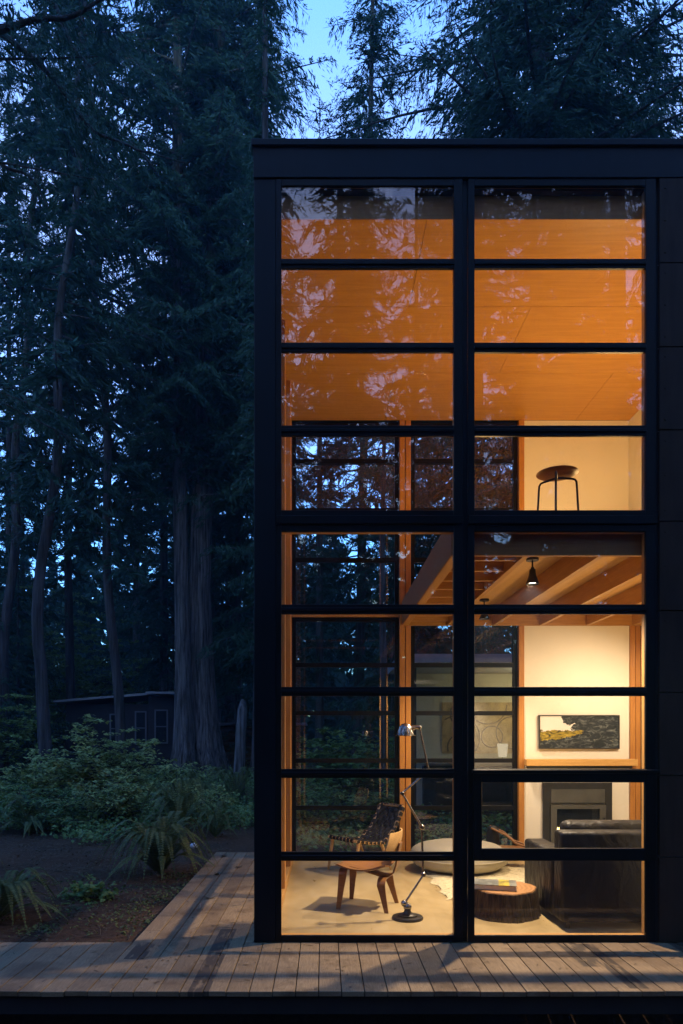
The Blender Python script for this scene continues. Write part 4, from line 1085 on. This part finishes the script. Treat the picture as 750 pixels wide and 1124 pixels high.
# ferns
def fern(label, x, y, R, h, nfr, seed):
    rp = random.Random(seed); Q = []; st_ = MB()
    for i in range(nfr):
        az = 2*PI*i/nfr*1.618*3 + rp.uniform(-.3,.3); L = R*rp.uniform(.65,1.1); hh = h*rp.choice((.45,.65,.85,1.05))*rp.uniform(.85,1.1); d = Vector((math.cos(az), math.sin(az), 0)); sd = Vector((-d.y, d.x, 0))
        pk = rp.uniform(.42,.62); curl = rp.uniform(-.2,.2)
        def P(q): 
            return d*(L*q) + sd*(curl*L*q*q) + Vector((0,0,hh*(math.sin(min(1,q/pk)*PI/2) - .85*(max(0,q-pk)/(1-pk))**1.7)))
        st_.tube([tuple(P(k/10)) for k in range(11)], [.004*(1-.7*k/10) for k in range(11)], 4, False)
        nl = 46
        for k in range(3, nl):
            q = k/nl; p = P(q); tdir = (P(q+.02)-P(q-.02)).normalized(); nn = sd.cross(tdir).normalized()
            wl = .15*L*math.sin(PI*min(1,(q*.88+.1)))**.8*(1.05-q*.75); ww = L/nl*1.5
            for s_ in (-1,1):
                e = p + sd*s_*wl + tdir*wl*.25 - nn*wl*.14*(1 if nn.z > 0 else -1); mid = p + (e-p)*.45
                Q.append([tuple(p), tuple(mid+tdir*ww*.5), tuple(e), tuple(mid-tdir*ww*.5)])
    t_ = thing('fern', label, 'fern', (x, y, ground_z(x, y)))
    link('fronds', np_mesh('fronds', np.array(Q), M['fern_fronds']), t_)
    st_.build('stem', M['fern_fronds'], t_)
    return t_
fern('large arching sword fern beside the deck edge', -1.96, 8.15, .78, .66, 46, 71)
fern('drooping sword fern near the front corner of the soil bed', -2.95, 6.15, .66, .42, 32, 72)
fern('small upright fern fronds at the edge of the deck near the drooping fern', -3.35, 6.5, .45, .55, 12, 73)
fern('mid green fern below the snapped tree stub', -2.75, 15.2, .95, .95, 30, 74)
fern('fern standing behind the large sword fern', -2.45, 11.6, .8, .85, 28, 75)
fern('fern at the foot of the leaning cedar trunk', -2.2, 17, .85, .9, 26, 76)
fern('fern among the ground cover beyond the bare soil', -5.1, 11.8, .7, .6, 24, 77)
fern('low fern beside the far end of the deck', -1.75, 11.0, .6, .5, 20, 78)
x, y = ground_at(98, 6.9)
A, B = leafy(80, [(random.gauss(0,.13), random.gauss(0,.1), abs(random.gauss(.07,.05))) for _ in range(60)], 420, (.04,.09), (.03,.03,.02), .5)
o = link('salal_plant', np_mesh('salal_plant', np.concatenate([A,B]), M['maple_leaves']), None, (x, y, ground_z(x, y))); tag(o, 'small bright leafed plant on the bare soil beside the drooping fern', 'plant')
# pale stone beside the fern
st_ = MB().ball((0,0,0), .055, 12, .75); st_.v = [(p[0]*(1+.12*math.sin(p[1]*60)), p[1]*(1+.1*math.sin(p[2]*50)), p[2]) for p in st_.v]
o = st_.build('pale_stone', M['pebble'], None, True); x, y = ground_at(213, 9.6); o.location = (x, y, ground_z(x,y)+.11); tag(o, 'pale white stone showing among the fern fronds', 'stone')

# ------------------------------------------------------------------ outbuildings in the wood
cx_, cy_ = ground_at(135, 25)
cb = thing('cabin', 'small black shed roofed cabin under the trees behind the shrub', 'cabin', (cx_, cy_, ground_z(cx_, cy_)), math.radians(8))
MB().box(-2.0, .95, 0, 3, 0, 2.75).build('wall', M['cabin_wall'], cb)
MB().box(.955, 1.95, -.3, 3, 0, 3.05).build('wall', M['cabin_wall'], cb)
m = MB(); m.poly([(-2.35,-.4,2.78),(.98,-.4,3.08),(.98,3.2,3.08),(-2.35,3.2,2.78)]); m.poly([(-2.35,-.4,2.86),(.98,-.4,3.16),(.98,3.2,3.16),(-2.35,3.2,2.86)][::-1])
m.f += [(0,1,5+0,4)] if False else []
for i in range(4):
    j = (i+1) % 4; a = [m.v[0],m.v[1],m.v[2],m.v[3]]; up = lambda p: (p[0],p[1],p[2]+.08)
    m.quad(a[i], a[j], up(a[j]), up(a[i]))
m.build('roof', M['cabin_roof'], cb)
MB().box(.9, 2.5, -.75, 3.2, 3.1, 3.18).build('roof', M['cabin_roof'], cb)
for x0_, x1_, z0, z1, yy in ((-.42,-.02,1.35,2.35,-.0),(.48,.80,1.3,2.45,0),(1.22,1.6,1.35,2.5,-.3)):
    m = MB(); q = .05
    m.box(x0_-q, x0_, yy-.05, yy-.004, z0-q, z1+q); m.box(x1_, x1_+q, yy-.05, yy-.004, z0-q, z1+q); m.box(x0_, x1_, yy-.05, yy-.004, z1, z1+q); m.box(x0_, x1_, yy-.05, yy-.004, z0-q, z0); m.box(x0_, x1_, yy-.045, yy-.01, (z0+z1)/2-.02, (z0+z1)/2+.02)
    f_ = m.build('window', M['cabin_frame'], cb); MB().box(x0_, x1_, yy-.02, yy-.012, z0, z1).build('pane', M['dim_glass'], f_)
cx_, cy_ = ground_at(262, 28)
ws = thing('log_shed', 'low log walled shed with a thin flat roof beyond the snapped stub', 'shed', (cx_, cy_, ground_z(cx_, cy_)))
m = MB()
for k in range(9): m.tube([(-1.2,0,.12+k*.2),(2.5,0,.12+k*.2)], .105, 10)
m.build('wall', M['log_wall'], ws, True)
MB().box(-1.5, 2.8, -.5, 2, 1.92, 2.0).build('roof', M['cabin_roof'], ws)
x, y = ground_at(239, 25)
o = MB().sheet(lambda u, v: ((u-.5)*.9, (v-.5)*.6, .75-.25*u+.05*math.sin(u*9+v*4)), 10, 6, .02).build('tarpaulin', M['blue_tarp'], None, True); o.location = (x, y, ground_z(x,y)); tag(o, 'bright blue tarpaulin half hidden behind the leaning cedar', 'tarpaulin')
o = MB().box(-.42,.42,-.25,.25,0,.5).build('wood_crate', M['log_wall'], None, bevel=.02); o.location = (x, y, ground_z(x,y)); tag(o, 'dark wooden crate under the blue tarpaulin', 'crate')

# ------------------------------------------------------------------ dusk haze between the trees
hz_ = MB().box(-135, 135, -135, 135, -3, 60).build('haze', M['pebble']); tag(hz_, 'faint blue dusk haze hanging between the trees', 'haze', kind='stuff')
t = NT('dusk_haze'); pv = t.n('ShaderNodeVolumePrincipled'); pv.inputs['Density'].default_value = HAZE; pv.inputs['Color'].default_value = (.25,.58,1,1); pv.inputs['Anisotropy'].default_value = .2
t.l(pv.outputs[0], t.out.inputs['Volume']); hz_.data.materials.clear(); hz_.data.materials.append(t.m)

# ------------------------------------------------------------------ render settings
c = sc.cycles
c.use_denoising = True
try: c.denoiser = 'OPENIMAGEDENOISE'
except Exception: pass
c.max_bounces = 7; c.diffuse_bounces = 4; c.glossy_bounces = 4; c.transmission_bounces = 4; c.transparent_max_bounces = 20
c.caustics_reflective = False; c.caustics_refractive = False; c.sample_clamp_indirect = 4
c.use_adaptive_sampling = False
vs = sc.view_settings
vs.view_transform = 'Standard'; vs.look = 'None'; vs.gamma = 1; vs.exposure = 3.0; vs.use_curve_mapping = False
